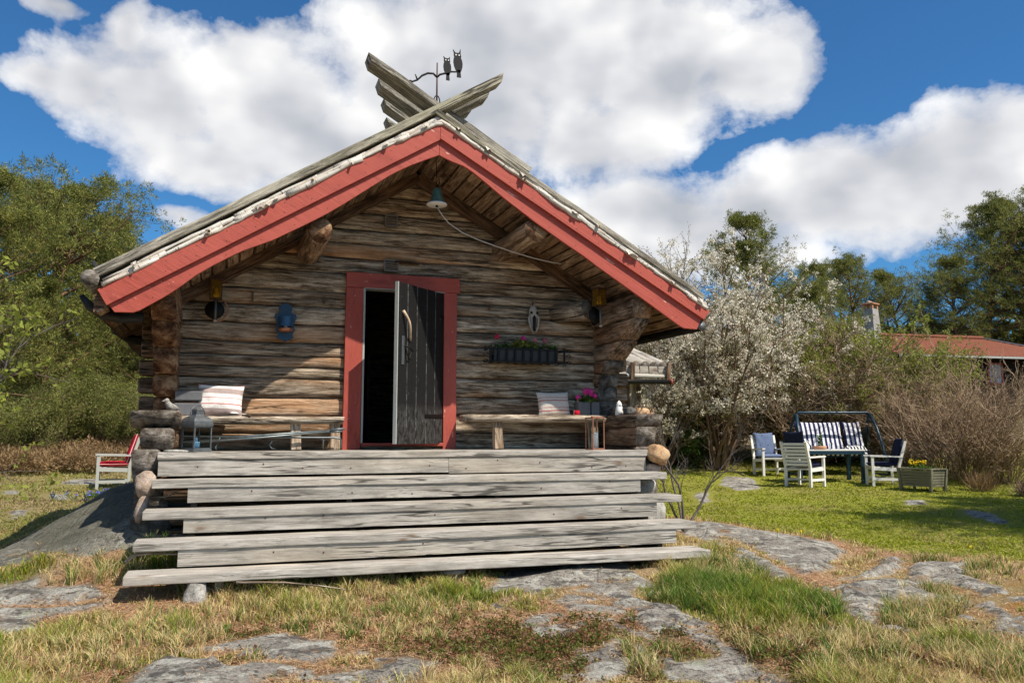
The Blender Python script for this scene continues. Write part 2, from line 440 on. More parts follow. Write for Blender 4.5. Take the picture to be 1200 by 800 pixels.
# ---------------------------------------------------------------- camera
cam_d = bpy.data.cameras.new('camera'); cam = bpy.data.objects.new('camera', cam_d); COL.objects.link(cam)
cam_d.sensor_width = 36.0; cam_d.lens = 36*950/1200; cam_d.clip_end = 2000; cam_d.clip_start = .05
cam.location = (-1.955, -8.89, .13)
cam.rotation_euler = (R(90+6.724), 0, -R(19.226))
scene.camera = cam

# ---------------------------------------------------------------- light
SUN = Vector((.77, -1.1, 1.82)).normalized()
sd = bpy.data.lights.new('sun', 'SUN'); so = bpy.data.objects.new('sun', sd); COL.objects.link(so)
sd.energy = 5.0; sd.angle = R(.53); sd.color = (1, .93, .825)
so.rotation_euler = (-SUN).to_track_quat('-Z', 'Y').to_euler()
so.location = (10, -14, 24)
scene.view_settings.view_transform = 'Standard'; scene.view_settings.look = 'None'
scene.view_settings.exposure = 0.3; scene.view_settings.gamma = 1.0; scene.view_settings.use_curve_mapping = False
scene.cycles.use_denoising = True; scene.cycles.use_adaptive_sampling = True; scene.cycles.adaptive_threshold = .02
scene.cycles.max_bounces = 5; scene.cycles.diffuse_bounces = 3; scene.cycles.glossy_bounces = 2
scene.cycles.transmission_bounces = 6; scene.cycles.transparent_max_bounces = 8
scene.render.use_persistent_data = False

w = bpy.data.worlds.new('World'); scene.world = w; w.use_nodes = True
nt = w.node_tree; nt.nodes.clear()
class WT(NT):
    def __init__(self): self.t = nt
W = WT()
wo = nt.nodes.new('ShaderNodeOutputWorld'); bg = nt.nodes.new('ShaderNodeBackground'); W.l(bg.outputs[0], wo.inputs[0])
sky = nt.nodes.new('ShaderNodeTexSky'); sky.sky_type = 'NISHITA'; sky.sun_disc = False
sky.sun_elevation = math.asin(SUN.z); sky.sun_rotation = math.atan2(SUN.x, SUN.y)
sky.air_density = 1.0; sky.dust_density = .25; sky.ozone_density = 2.2
bg.inputs[1].default_value = .105
w.cycles.sampling_method = "MANUAL"; w.cycles.sample_map_resolution = 512
dirv = W.n('ShaderNodeTexCoord').outputs['Generated']
sx, sy, sz = W.sep(dirv)
az = W.math('ARCTAN2', sx, sy); el = W.math('ARCSINE', sz)
CLOUDS = [(29.0, 15.2, 7.2, 3.2, 1), (36.4, 15.6, 6.8, 3.5, 1.05), (42.7, 16.0, 7.8, 4.2, 1.1), (49.2, 16.5, 7.5, 4.6, 1.1), (16.7, 22.6, 13.1, 5.3, 1.05), (37.1, 12.1, 5.0, 1.7, 0.7), (-5.0, 21.6, 6.0, 4.6, 1), (2.1, 22.0, 8.6, 5.9, 1.1), (-2.2, 18.0, 5.9, 2.7, 0.9), (11.7, 25.1, 9.3, 5.9, 1), (8.1, 20.0, 9.0, 3.9, 1), (20.5, 25.9, 12.6, 7.0, 1.1), (29.3, 25.5, 10.4, 5.9, 1.1), (35.8, 24.4, 5.8, 3.7, 1), (25.5, 20.8, 9.9, 3.4, 0.9), (-12.0, 21.5, 2.3, 1.1, 0.8), (-9.6, 21.5, 2.9, 2.5, 0.8), (-3.5, 14.4, 2.3, 1.0, 0.6), (-11.4, 25.7, 1.6, 0.6, 0.5), (30.8, 15.1, 6.5, 2.4, 1), (29.0, 12.6, 6.6, 2.9, 0.9), (34.3, 13.5, 7.5, 2.6, 0.9), (40.5, 16.1, 7.0, 3.3, 1.1), (46.8, 16.4, 6.4, 3.9, 1.1), (51.9, 15.8, 5.7, 4.2, 1.1), (43.1, 14.1, 6.2, 1.4, 0.7), (-7.3, 25.0, 1.3, 2.4, 0.7), (-25.5, 17.7, 7.0, 5.0, 1), (63.9, 16.9, 6.4, 4.2, 1), (120, 35, 40, 18, 1), (-120, 30, 35, 16, 1), (180, 45, 40, 20, 1)]
base = None
for (a, e, ra, re, wt) in CLOUDS:
    u = W.math('DIVIDE', W.math('SUBTRACT', az, R(a)), R(ra)); v = W.math('DIVIDE', W.math('SUBTRACT', el, R(e)), R(re))
    d = W.math('MULTIPLY', W.math('SUBTRACT', 1.0, W.math('SQRT', W.math('ADD', W.math('MULTIPLY', u, u), W.math('MULTIPLY', v, v)))), wt)
    base = d if base is None else W.math('SMOOTH_MAX', base, d, .25)
base = W.math('MAXIMUM', base, -.9)
cb = W.n('ShaderNodeCombineXYZ'); W.l(az, cb.inputs[0]); W.l(W.math('MULTIPLY', el, 1.25), cb.inputs[1])
def cloudn(off, dt):
    m = W.mapping(cb.outputs[0], (1, 1, 1), off)
    w1 = W.noise(m, 4.5, 3, .5)
    return W.math('ADD', W.math('MULTIPLY', W.math('SUBTRACT', W.noise(m, 7, dt, .60, .12), .5), 1.9), W.math('MULTIPLY', W.math('SUBTRACT', w1, .5), .7))
na = cloudn((0, 0, 0), 7); n0_ = cloudn((0, 0, 0), 2.5); nb = cloudn((-.03, -.045, 0), 2.5)
dens = W.math('ADD', base, na)
cov = W.ramp(dens, [(-.09, 0.0), (.04, .17), (.20, .70), (.44, 1.0)])
cov = W.math('MULTIPLY', cov, W.ramp(sz, [(.0, .0), (.06, 1.0)]))
sh = W.math('ADD', W.math('SUBTRACT', n0_, nb), W.math('MULTIPLY', W.math('SUBTRACT', na, n0_), .35))           # lit towards the sun (upper right)
body = W.ramp(W.noise(W.mapping(cb.outputs[0], (1, 1.6, 1), (4, 2, 0)), 3.6, 4, .5), [(.38, 1.0), (.60, .0)])
lit = W.math('ADD', W.math('ADD', .56, W.math('MULTIPLY', sh, .75)), W.math('MULTIPLY', body, .30))
thick = W.ramp(dens, [(.25, 0.0), (1.1, 1.0)])
lit = W.math('SUBTRACT', lit, W.math('MULTIPLY', thick, .26), clamp=True)
cc = W.ramp(lit, [(.24, (4.0, 4.2, 4.6)), (.50, (5.4, 5.5, 5.8)), (.76, (7.2, 7.2, 7.25)), (1.0, (9.0, 8.9, 8.7))])
skyc = W.mix(1.0, sky.outputs[0], (.30, .66, .93), 'MULTIPLY')
fc = W.mix(cov, skyc, cc)
W.l(fc, bg.inputs[0])

# ---------------------------------------------------------------- ground
CTRL=[(-1.9,-9,-1.36),(-6,-8,-1.3),(3,-9.5,-1.36),(9,-8,-1.3),
(-.5,-5,-1.17),(-3.5,-4.6,-1.14),(-6,-4,-1.12),(2,-5.6,-1.16),(5,-5.2,-1.14),
(0,-3,-1.10),(-1.3,-2.6,-1.11),(-2.6,-2.8,-1.13),(2.4,-2.9,-1.05),(4,-3,-1.1),(6.5,-2.5,-1.08),(1.2,-2.4,-1.06),
(0,-1,-1.05),(0,1,-.95),(-2.45,-1.8,-.98),(2.6,-1,-.98),(2.9,0,-.95),(2.9,3,-.85),
(-3.35,-1.45,-1.02),(-2.75,-.9,-.62),(-2.95,.5,-.36),(-3.15,.45,-.50),(-3.5,.25,-.71),(-3.8,.0,-.90),(-2.8,1.4,-.36),(-3.35,-.5,-.80),(-4.1,.3,-1.02),(-3.7,1.4,-.88),(-3.3,2.4,-.80),(-4.2,2.2,-.98),(-4.6,-.4,-1.02),(-5.5,-1,-1.02),
(-4.6,3.8,-.95),(-3.2,4.2,-.92),(-6.5,2,-.95),(-4.7,6.5,-.82),(-3,7,-.8),(-8,5,-.85),(-4.6,10,-.6),(-8,12,-.45),(-4,15,-.25),(-10,20,0),(-3,25,.1),
(5,0,-1.08),(7,0,-1.07),(9,-1,-1.05),(4,3,-.98),(6.5,3,-1.03),(8.6,2.2,-1.03),(10.5,1.2,-1.0),(13,0,-.95),
(8.2,4.0,-.97),(9.9,4.2,-.93),(7.0,6.0,-.88),(5.0,6.5,-.82),(9.5,7,-.8),(7.5,9,-.62),(12,6,-.75),(14,4,-.8),(10,11,-.4),(16,9,-.4),(7,14,-.2),(15,16,.2),(24,10,.2),(20,0,-.8),
(0,12,-.4),(0,30,.6),(30,25,1.4),(15,35,1.4),(-20,35,.5),(-25,5,-.2),(-20,-10,-1.2),(20,-12,-1.2),(0,-20,-1.6),(45,5,.6),(60,60,2),(-60,60,1),(0,90,1.5),(-80,-10,-.5),(90,0,1),(0,-60,-2)]
_P=np.array(CTRL)
def _K(a,b): return np.sqrt((a[:,None,0]-b[None,:,0])**2+(a[:,None,1]-b[None,:,1])**2+.15)
_n=len(_P)
_A=np.zeros((_n+3,_n+3));_A[:_n,:_n]=_K(_P,_P)-np.eye(_n)*.05
_A[:_n,_n]=1;_A[:_n,_n+1:]=_P[:,:2];_A[_n,:_n]=1;_A[_n+1:,:_n]=_P[:,:2].T
_W=np.linalg.solve(_A,np.concatenate([_P[:,2],[0,0,0]]))
def base_z(x,y):
    x=np.asarray(x,float);y=np.asarray(y,float);sh=x.shape
    q=np.stack([x.ravel(),y.ravel()],1);out=np.empty(len(q))
    for i in range(0,len(q),40000):
        s=q[i:i+40000];out[i:i+40000]=_K(s,_P[:,:2])@_W[:_n]+_W[_n]+s@_W[_n+1:]
    return out.reshape(sh)
_rs = np.random.RandomState(5)
_G = _rs.rand(256, 256)*2-1
def vnoise(x, y, s):
    """smooth value noise, period 256 cells of size 1/s"""
    x = np.asarray(x)*s; y = np.asarray(y)*s
    xi = np.floor(x).astype(int); yi = np.floor(y).astype(int); fx = x-xi; fy = y-yi
    fx = fx*fx*(3-2*fx); fy = fy*fy*(3-2*fy)
    a = _G[xi & 255, yi & 255]; b = _G[(xi+1) & 255, yi & 255]; c = _G[xi & 255, (yi+1) & 255]; d = _G[(xi+1) & 255, (yi+1) & 255]
    return (a*(1-fx)+b*fx)*(1-fy)+(c*(1-fx)+d*fx)*fy
def fbm(x, y, s, o=4, g=.5):
    t = 0; a = 1
    for i in range(o):
        t = t+a*vnoise(np.asarray(x)+i*17.3, np.asarray(y)-i*9.1, s*2**i); a *= g
    return t
ROCKS = {
 'slab_left':[(-3.96, -1.29),(-3.6, -1.38),(-3.41, -1.36),(-3.34, -1.32),(-3.22, -1.49),(-3.27, -1.55),(-2.86, -1.8),(-2.69, -2.1),(-2.76, -2.25),(-2.94, -2.27),(-3.11, -2.32),(-3.07, -2.6),(-3.17, -2.69),(-3.57, -2.7)],
 'slab_left2':[(-4.2, 0.32),(-3.51, -0.84),(-3.47, -1.07),(-3.93, -0.76)],
 'hump':[(-3.95, -.35),(-3.95, .25),(-3.6, .55),(-3.3, .9),(-2.9, 1.5),(-2.47, 1.5),(-2.17, -1.26),(-2.6, -1.32),(-2.92, -1.31),(-3.31, -1.04)],
 'slab_bot':[(-2.4, -4.01),(-2.27, -3.51),(-2.06, -3.38),(-1.73, -3.28),(-1.56, -3.17),(-1.25, -3.54),(-1.26, -3.88),(-1.48, -4.07),(-1.72, -4.22),(-1.85, -4.71),(-2.36, -4.43)],
 'slab_bot2':[(-1.22, -4.47),(-1.0, -4.3),(-0.82, -4.25),(-1.03, -4.45),(-1.16, -4.63)],
 'center':[(-0.05, -2.71),(0.25, -2.16),(0.62, -1.73),(1.31, -1.66),(1.68, -1.95),(1.39, -2.67),(0.99, -3.17),(0.7, -3.2),(0.45, -3.3),(0.35, -3.06),(0.24, -2.79)],
 'center2':[(-0.0, -3.38),(0.26, -3.29),(0.18, -3.59),(-0.09, -3.79),(-0.14, -3.68)],
 'center3':[(0.95, -3.21),(0.98, -3.63),(0.96, -4.45),(0.85, -4.59),(0.8, -4.32),(0.79, -4.01),(0.74, -3.62)],
 'center4':[(0.44, -3.09),(0.61, -3.25),(0.76, -3.5),(0.66, -3.78),(0.53, -3.58),(0.37, -3.43)],
 'bot_mid':[(-0.06, -4.6),(0.17, -4.29),(0.43, -4.1),(0.51, -4.36),(0.42, -4.64),(0.28, -4.71),(0.07, -4.87),(-0.21, -4.9)],
 'bot_mid2':[(0.66, -4.68),(0.85, -4.68),(0.92, -4.95),(0.9, -5.16),(0.79, -5.33),(0.39, -5.11)],
 'bot_mid3':[(0.33, -3.88),(0.56, -3.9),(0.67, -4.15),(0.58, -4.26),(0.47, -4.02)],
 'big_r':[(3.22, 0.16),(4.29, 0.84),(4.63, -0.47),(4.59, -1.28),(4.4, -1.71),(3.89, -2.19),(3.1, -2.75),(2.62, -3.1),(2.43, -3.05),(2.57, -2.51),(2.66, -2.18),(2.99, -1.37),(2.88, -0.91)],
 'r6a':[(3.35, -2.9),(4.44, -2.16),(4.65, -2.2),(4.08, -2.7),(3.59, -3.0),(3.2, -3.11)],
 'r6b':[(4.18, -2.67),(4.54, -2.44),(4.88, -2.64),(4.36, -2.98),(4.06, -3.16),(3.68, -3.4),(3.61, -3.31),(3.79, -3.02)],
 'r6c':[(2.77, -3.35),(3.11, -3.17),(3.52, -3.22),(3.61, -3.47),(3.41, -3.6),(2.97, -3.78),(2.61, -3.99),(2.24, -4.36),(2.11, -4.37),(2.28, -4.0)],
 'r7':[(3.43, -4.09),(3.72, -4.03),(3.33, -4.47),(2.82, -4.85),(2.86, -4.7)],
 'r8':[(4.29, -3.47),(4.33, -3.56),(4.1, -3.73),(4.01, -3.7)],
 'r9':[(3.9, -3.96),(4.18, -4.1),(3.94, -4.28),(3.69, -4.15)],
 'lawn1':[(8.91, 7.41),(9.38, 7.03),(8.4, 5.32),(7.63, 4.92),(7.88, 6.07)],
 'lawn2':[(6.51, 4.86),(6.87, 4.95),(6.23, 3.74),(5.76, 3.44)],
 'lawn3':[(9.57, 2.71),(9.96, 2.65),(9.37, 2.07),(9.01, 2.12)],
 'lawn4':[(9.39, 1.33),(9.17, 0.6),(8.16, -0.51),(8.18, -0.17),(8.65, 0.6)],
 'lefta':[(-4.84, 4.5),(-4.65, 5.05),(-4.54, 4.05),(-4.64, 3.53)],
 'leftb':[(-4.71, 6.71),(-4.35, 6.44),(-4.3, 5.79),(-4.59, 6.05)],
 'leftc':[(-4.9, 8.52),(-4.25, 8.85),(-4.14, 8.02),(-4.78, 7.97)],
 'leftd':[(-5.5, 7.15),(-5.27, 7.25),(-5.18, 6.65),(-5.38, 6.57)],
}
PATCHY = {
 'pc':[(-0.13, -2.87),(0.48, -1.91),(1.68, -1.96),(1.31, -3.29),(1.02, -4.38),(0.92, -5.17),(-0.33, -4.89),(-0.08, -4.15),(-0.19, -3.82)],
 'pl':[(-2.42, -4.17),(-2.27, -3.51),(-1.56, -3.12),(-1.2, -3.56),(-1.08, -3.96),(-0.75, -4.26),(-1.03, -4.67)],
 'pr':[(2.56, -3.4),(3.68, -2.64),(5.1, -2.5),(4.5, -3.85),(2.79, -5.15),(2.49, -4.88),(2.15, -4.47)],
}
# several cracks / seams of needles cutting the slabs (polylines)
SEAMS = [[(3.31,-.9),(3.3,-1.3),(3.15,-1.9),(2.95,-2.4),(2.75,-3.0)],[(.35,-2.9),(.8,-2.75),(1.3,-2.6)],[(-3.5,-1.9),(-3.1,-2.05),(-2.8,-2.1)],
 [(2.7,-3.5),(3.0,-3.65),(3.3,-3.6)],[(-1.9,-3.7),(-1.6,-3.9),(-1.35,-4.1)],[(.05,-4.5),(.3,-4.6),(.4,-4.3)],[(.3,-3.1),(.6,-2.9),(.9,-3.2)]]
def seg_dist(x, y, a, b):
    ax, ay = a; bx, by = b; dx, dy = bx-ax, by-ay
    t = np.clip(((x-ax)*dx+(y-ay)*dy)/(dx*dx+dy*dy+1e-9), 0, 1)
    return np.hypot(x-ax-t*dx, y-ay-t*dy)
def sdf(x, y, poly):
    d = np.full(x.shape, 1e9); ins = np.zeros(x.shape, bool); n = len(poly)
    for i in range(n):
        a = poly[i]; b = poly[(i+1) % n]
        d = np.minimum(d, seg_dist(x, y, a, b))
        c = ((a[1] > y) != (b[1] > y)) & (x < (b[0]-a[0])*(y-a[1])/(b[1]-a[1]+1e-12)+a[0]); ins ^= c
    return np.where(ins, d, -d)
def sstep(x, a, b):
    t = np.clip((x-a)/(b-a), 0, 1); return t*t*(3-2*t)
def rock_mask(x, y):
    """signed distance into rock (m, + inside)"""
    x = np.asarray(x, float); y = np.asarray(y, float)
    wx = x+.05*fbm(x, y, 2.5, 3)+.018*fbm(x+40, y, 14, 2); wy = y+.05*fbm(x+9, y+31, 2.5, 3)+.018*fbm(x, y+50, 14, 2)
    r = np.full(x.shape, -1.0)
    for k, p in ROCKS.items():
        q = np.array(p); m = (wx > q[:, 0].min()-.5) & (wx < q[:, 0].max()+.5) & (wy > q[:, 1].min()-.5) & (wy < q[:, 1].max()+.5)
        if m.any():
            s = np.full(x.shape, -1.0); s[m] = sdf(wx[m], wy[m], p); r = np.maximum(r, s)
    for s in SEAMS:
        d = np.full(x.shape, 9.0)
        for a, b in zip(s[:-1], s[1:]): d = np.minimum(d, seg_dist(wx, wy, a, b))
        r = np.minimum(r, d-.035)
    # litter filled hollows on the slabs
    h = fbm(x+3, y+8, 1.6, 4)
    r = np.minimum(r, (.8-h)*.45)
    pn = fbm(x*1.25+11, y-4, 1.8, 5, .62)+.30*fbm(x, y+9, 11, 2)
    for p in PATCHY.values():
        r = np.maximum(r, np.minimum(sdf(wx, wy, p), (pn-.03)*.24))
    return r
def ground(x, y, rm=None):
    x = np.asarray(x, float); y = np.asarray(y, float)
    if rm is None: rm = rock_mask(x, y)
    z = base_z(x, y)
    near = 1/(1+np.maximum(0, np.hypot(x+1, y+2)-9)/6)
    m = sstep(rm, -.05, .12)
    z = z+.035*fbm(x, y, .55, 3)*near*(1-m)+.012*fbm(x, y, 4, 3)*(1-m)*near
    z = z+m*(.014+.045*sstep(rm, .0, .55)+.014*fbm(x+5, y*1.0, 1.4, 4)+.003*fbm(x, y, 7, 4))
    return z
def lawnness(x, y):
    """1 on the mown lawns (right of the cabin, and beyond the hump to the left)"""
    x = np.asarray(x, float); y = np.asarray(y, float)
    # right: beyond the line of dry litter behind the slabs
    d = np.full(x.shape, 0.0)
    line = [(2.6, 2.0), (3.3, 1.0), (4.35, .95), (4.85, -.5), (4.85, -1.4), (5.0, -2.0), (6.0, -3.1), (9, -6)]
    s = sdf(x, y, line+[(30, -6), (30, 9), (6, 10), (2.6, 6)])
    r = sstep(s+.12*fbm(x, y, 1.2, 3), -.1, .35)
    l = sstep(sdf(x, y, [(-3.3, .8), (-3.6, 0), (-3.9, -.35), (-6, -1.2), (-12, 0), (-12, 11), (-3, 11)])+.2*fbm(x, y, .9, 3), -.1, .5)
    return r, l
def gauss(x, y, cx, cy, rx, ry=None, rot=0):
    ry = ry or rx; c, s = math.cos(rot), math.sin(rot); dx = x-cx; dy = y-cy
    return np.exp(-(((dx*c+dy*s)/rx)**2+((-dx*s+dy*c)/ry)**2))
def zones(x, y):
    """0 dry, 1 lush, 2 low heath, 3 orange moss, 4 needle litter, 5 right lawn, 6 left lawn"""
    R5, L6 = lawnness(x, y)
    nz = fbm(x, y, 1.1, 4); n2 = fbm(x+20, y+4, 2.7, 3)
    lush = np.clip(gauss(x, y, 1.72, -3.45, .62, .42, .4)*1.5+gauss(x, y, 1.5, -2.9, .4, .3)+gauss(x, y, 1.55, -4.0, .45, .25)*.7+gauss(x, y, -.25, -2.75, .55, .18)*.8
        +gauss(x, y, -2.35, -1.6, .35, .3)*.9+gauss(x, y, -3.0, -4.1, .5, .3)*.6+gauss(x, y, -3.5, -1.25, .25, .12)*1.2+gauss(x, y, 1.1, -5.4, .4, .3)*.7
        +gauss(x, y, -1.6, -2.75, .3, .15)*.7+gauss(x, y, 2.2, -5.0, .25, .2)*.8+np.clip(n2-.35, 0, 1)*.8, 0, 1)
    heath = np.clip(gauss(x, y, -.15, -4.1, .75, .55)*1.4+gauss(x, y, 1.35, -4.75, .7, .45, -.4)*1.3+gauss(x, y, -1.9, -3.15, .5, .22)*.9+gauss(x, y, 2.3, -4.6, .4, .5)*.5+gauss(x, y, .6, -4.0, .5, .3)*.8+gauss(x, y, -2.4, -3.8, .5, .3)*.5, 0, 1)*(1-lush)
    moss = np.clip(gauss(x, y, 3.95, -3.05, .45, .35)*.8+gauss(x, y, 4.0, -3.9, .7, .4, .6)*1.3+gauss(x, y, 3.1, -4.9, .6, .5)*1.1+gauss(x, y, 4.4, -2.35, .5, .2)*.9+gauss(x, y, 3.2, -2.3, .22, .3)*1.0+gauss(x, y, 3.5, -3.5, .3, .15)*.8, 0, 1)
    need = np.clip(gauss(x, y, -2.7, -1.4, .45, .35)*1.4+gauss(x, y, -1.4, -3.3, .9, .3)*.8+gauss(x, y, 4.6, -1.2, .35, .9)*1.0+gauss(x, y, 3.9, .6, .8, .35)*.9+gauss(x, y, .3, -3.5, .8, .6)*.8+gauss(x, y, 2.8, -3.0, .4, .5)*.8+gauss(x, y, -2.6, -2.5, .5, .3)*.6+np.clip(nz-.25, 0, 1), 0, 1)
    return lush, heath, moss, need, R5, L6
def axis(stops):
    out = []
    for (a, b, h) in stops: out += list(np.arange(a, b, h))
    out.append(stops[-1][1]); return np.array(out)
gx = axis([(-300, -60, 20), (-60, -20, 4), (-20, -8, .8), (-8, -4.6, .12), (-4.6, 5.4, .034), (5.4, 12, .09), (12, 24, .5), (24, 60, 4), (60, 300, 20)])
gy = axis([(-300, -60, 20), (-60, -14, 4), (-14, -6.2, .4), (-6.2, 1.2, .034), (1.2, 9, .11), (9, 24, .5), (24, 60, 4), (60, 300, 20)])
GX, GY = np.meshgrid(gx, gy, indexing='ij')
RM = rock_mask(GX, GY); GZ = ground(GX, GY, RM)
V = np.stack([GX.ravel(), GY.ravel(), GZ.ravel()], 1)
nx_, ny_ = len(gx), len(gy)
I = (np.arange(nx_-1)[:, None]*ny_+np.arange(ny_-1)[None, :]).ravel()
F = np.stack([I, I+ny_, I+ny_+1, I+1], 1)
lush, heath, moss, need, r5, l6 = zones(GX, GY)
def lerp(a, b, t): return a*(1-t[..., None])+np.array(b)*t[..., None]
c = np.ones(GX.shape+(3,))*np.array((.42, .30, .17))
c = lerp(c, (.46, .27, .155), np.clip(need, 0, 1)); c = lerp(c, (.13, .12, .04), lush*.7); c = lerp(c, (.15, .105, .05), heath*.8)
mk = np.clip(fbm(GX+2, GY, 4.5, 4)*1.2+.45, 0, 1); c = lerp(c, (.33, .17, .03), moss*mk*.95); c = lerp(c, (.20, .19, .04), moss*(1-mk)*.4)
pt = np.clip(fbm(GX, GY, .8, 4)*.9+.1, 0, 1)
c = lerp(c, (.27, .285, .035), r5); c = lerp(c, (.29, .22, .09), r5*pt*.45)
c = lerp(c, (.26, .235, .075), l6); c = lerp(c, (.33, .24, .13), l6*pt*.6)
far = sstep(np.hypot(GX, GY), 13, 26); c = lerp(c, (.10, .085, .035), far*(1-r5))
gtone = c.reshape(-1, 3)
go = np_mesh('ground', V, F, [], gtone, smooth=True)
rk = go.data.attributes.new('rock', 'FLOAT', 'POINT'); rk.data.foreach_set('value', RM.astype(np.float32).ravel())
lk_ = go.data.attributes.new('hump_shade', 'FLOAT', 'POINT'); lk_.data.foreach_set('value', (gauss(GX, GY, -3.1, -.2, .7, 1.0)*1.2).clip(0, .85).astype(np.float32).ravel())  # mask round the hump: its shade is mixed into the rock colour
t = NT('rocky_meadow'); tc = t.n('ShaderNodeTexCoord').outputs['Object']; gcol = t.attr('tone').outputs['Vector']
rv = t.attr('rock').outputs['Fac']
n1 = t.noise(tc, 55, 5, .75); n2_ = t.noise(tc, 9, 5, .65); n3_ = t.noise(t.mapping(tc, (1, 1, 1), (3, 4, 5)), 130, 3, .7)
soil = t.mix(1.0, gcol, t.ramp(n1, [(.3, .55), (.5, 1.0), (.7, 1.45)]), 'MULTIPLY')
soil = t.mix(t.ramp(n2_, [(.40, .3), (.55, 0.0)]), soil, (.26, .17, .10))
soil = t.mix(t.ramp(n3_, [(.62, 0.0), (.68, .7)]), soil, (.55, .42, .27))
# rock: grey gneiss with darker bands, black and pale lichens
ra = t.noise(tc, 3.4, 9, .72); rb = t.noise(tc, 24, 7, .75); rc = t.noise(t.mapping(tc, (1, 1, 1), (9, 2, 2)), 6.5, 7, .68)
rock = t.ramp(ra, [(.34, (.25, .225, .19)), (.5, (.36, .33, .28)), (.64, (.47, .43, .365))])
rock = t.mix(t.ramp(rb, [(.40, .9), (.485, 0.0)]), rock, (.075, .068, .06))
rock = t.mix(t.ramp(rc, [(.53, 0.0), (.575, .8)]), rock, (.60, .58, .50))
rf = t.noise(tc, 70, 6, .8); rock = t.mix(1.0, rock, t.ramp(rf, [(.32, .5), (.5, .98), (.66, 1.35)]), 'MULTIPLY')
rd = t.noise(t.mapping(tc, (1, 1, 1), (2, 7, 2)), 4.2, 6, .66)
rock = t.mix(t.ramp(rd, [(.54, 0.0), (.60, .85)]), rock, (.11, .10, .09))
re = t.noise(t.mapping(tc, (1, 1, 1), (12, 3, 2)), 5, 6, .7)
rock = t.mix(t.ramp(re, [(.62, 0.0), (.66, .6)]), rock, (.36, .39, .25))
rock = t.mix(t.ramp(t.noise(t.mapping(tc, (1, 1, 1), (5, 5, 2)), 3.1, 6, .7), [(.60, 0.0), (.66, .7)]), rock, (.33, .20, .10))
wx_, wy_, wz_ = t.sep(tc)
# the hump beside the cabin is olive, with its shade painted into the colour
hump = t.ramp(t.math('ADD', t.math('MULTIPLY', wx_, -1.0), t.math('MULTIPLY', wy_, .35)), [(.0, 0.0), (1.0, 1.0)])
fc_ = t.math('ADD', rv, t.math('MULTIPLY', t.math('SUBTRACT', t.noise(tc, 30, 5, .75), .5), .22))
fac = t.ramp(fc_, [(.0, 0.0), (.045, 1.0)])
rock = t.mix(t.attr('hump_shade').outputs['Fac'], rock, t.mix(t.math('ADD', t.math('MULTIPLY', rb, .5), t.math('MULTIPLY', t.noise(t.mapping(tc, (4, 9, 14)), 1, 7, .75), .5)), (.0, .0, .0), (.27, .262, .19)))
colr = t.mix(fac, soil, rock)
crack = t.voro(t.mapping(t.mix(.12, tc, t.n('ShaderNodeTexNoise').outputs[1]), (1.3, 2.6, 1.3)), 1.0, 'DISTANCE_TO_EDGE').outputs[0]
ck = t.math('MULTIPLY', t.ramp(crack, [(.0, 1.0), (.02, 0.0)]), fac)
colr = t.mix(t.math('MULTIPLY', ck, .15), colr, (.06, .045, .035))
hh = t.math('ADD', t.math('MULTIPLY', ra, 1.3), t.math('ADD', t.math('MULTIPLY', rb, 1.5), t.math('MULTIPLY', n1, .8)))
hh = t.math('SUBTRACT', hh, t.math('MULTIPLY', ck, .5))
t.fin(colr, .95, t.bump(hh, 1.0, .024), .12)
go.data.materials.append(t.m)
tag(go, kind='structure')
def gz(x, y): return float(ground(np.array([x]), np.array([y]))[0])

# ---------------------------------------------------------------- grass blades
rs = np.random.RandomState(11)
CAMX, CAMY = -1.955, -8.89
def scatter(n, rmin, rmax, pw, half=42):
    """random points in a wide wedge before the camera, thinner with distance"""
    u = rs.rand(n)
    a, b = rmin**(2-pw), rmax**(2-pw)
    r = (a+(b-a)*u)**(1/(2-pw))
    th = R(19.2)+(rs.rand(n)*2-1)*R(half)
    return CAMX+r*np.sin(th), CAMY+r*np.cos(th), r
def keep_out(x, y):
    cabin = (x > -2.75) & (x < 2.55) & (y > -1.35) & (y < 6)
    steps = (x > -2.2) & (x < 2.3) & (y > -2.05) & (y < 0)
    return cabin | steps
def blades(name, x, y, z, h, wd, col, lean, label=None, cat=None):
    n = len(x); th = rs.rand(n)*6.2832; ld = rs.rand(n)*6.2832
    wv = np.stack([np.cos(th), np.sin(th), np.zeros(n)], 1)*(wd/2)[:, None]
    lv = np.stack([np.cos(ld), np.sin(ld), np.zeros(n)], 1)*(h*lean)[:, None]
    p = np.stack([x, y, z-.006], 1); up = np.array([0, 0, 1.0])
    a = p-wv; b = p+wv; m = p+lv*.35+up*(h*.58)[:, None]; tp = p+lv+up*(h*np.sqrt(np.clip(1-.5*lean**2, .15, 1)))[:, None]
    V = np.stack([a, b, m-wv*.8, m+wv*.8, tp], 1).reshape(-1, 3)
    k = np.arange(n)*5
    F = np.concatenate([np.stack([k, k+1, k+3], 1), np.stack([k, k+3, k+2], 1), np.stack([k+2, k+3, k+4], 1)])
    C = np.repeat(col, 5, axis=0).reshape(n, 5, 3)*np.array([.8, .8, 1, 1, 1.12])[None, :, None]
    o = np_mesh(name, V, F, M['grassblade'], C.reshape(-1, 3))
    return tag(o, label, cat, None, 'stuff')
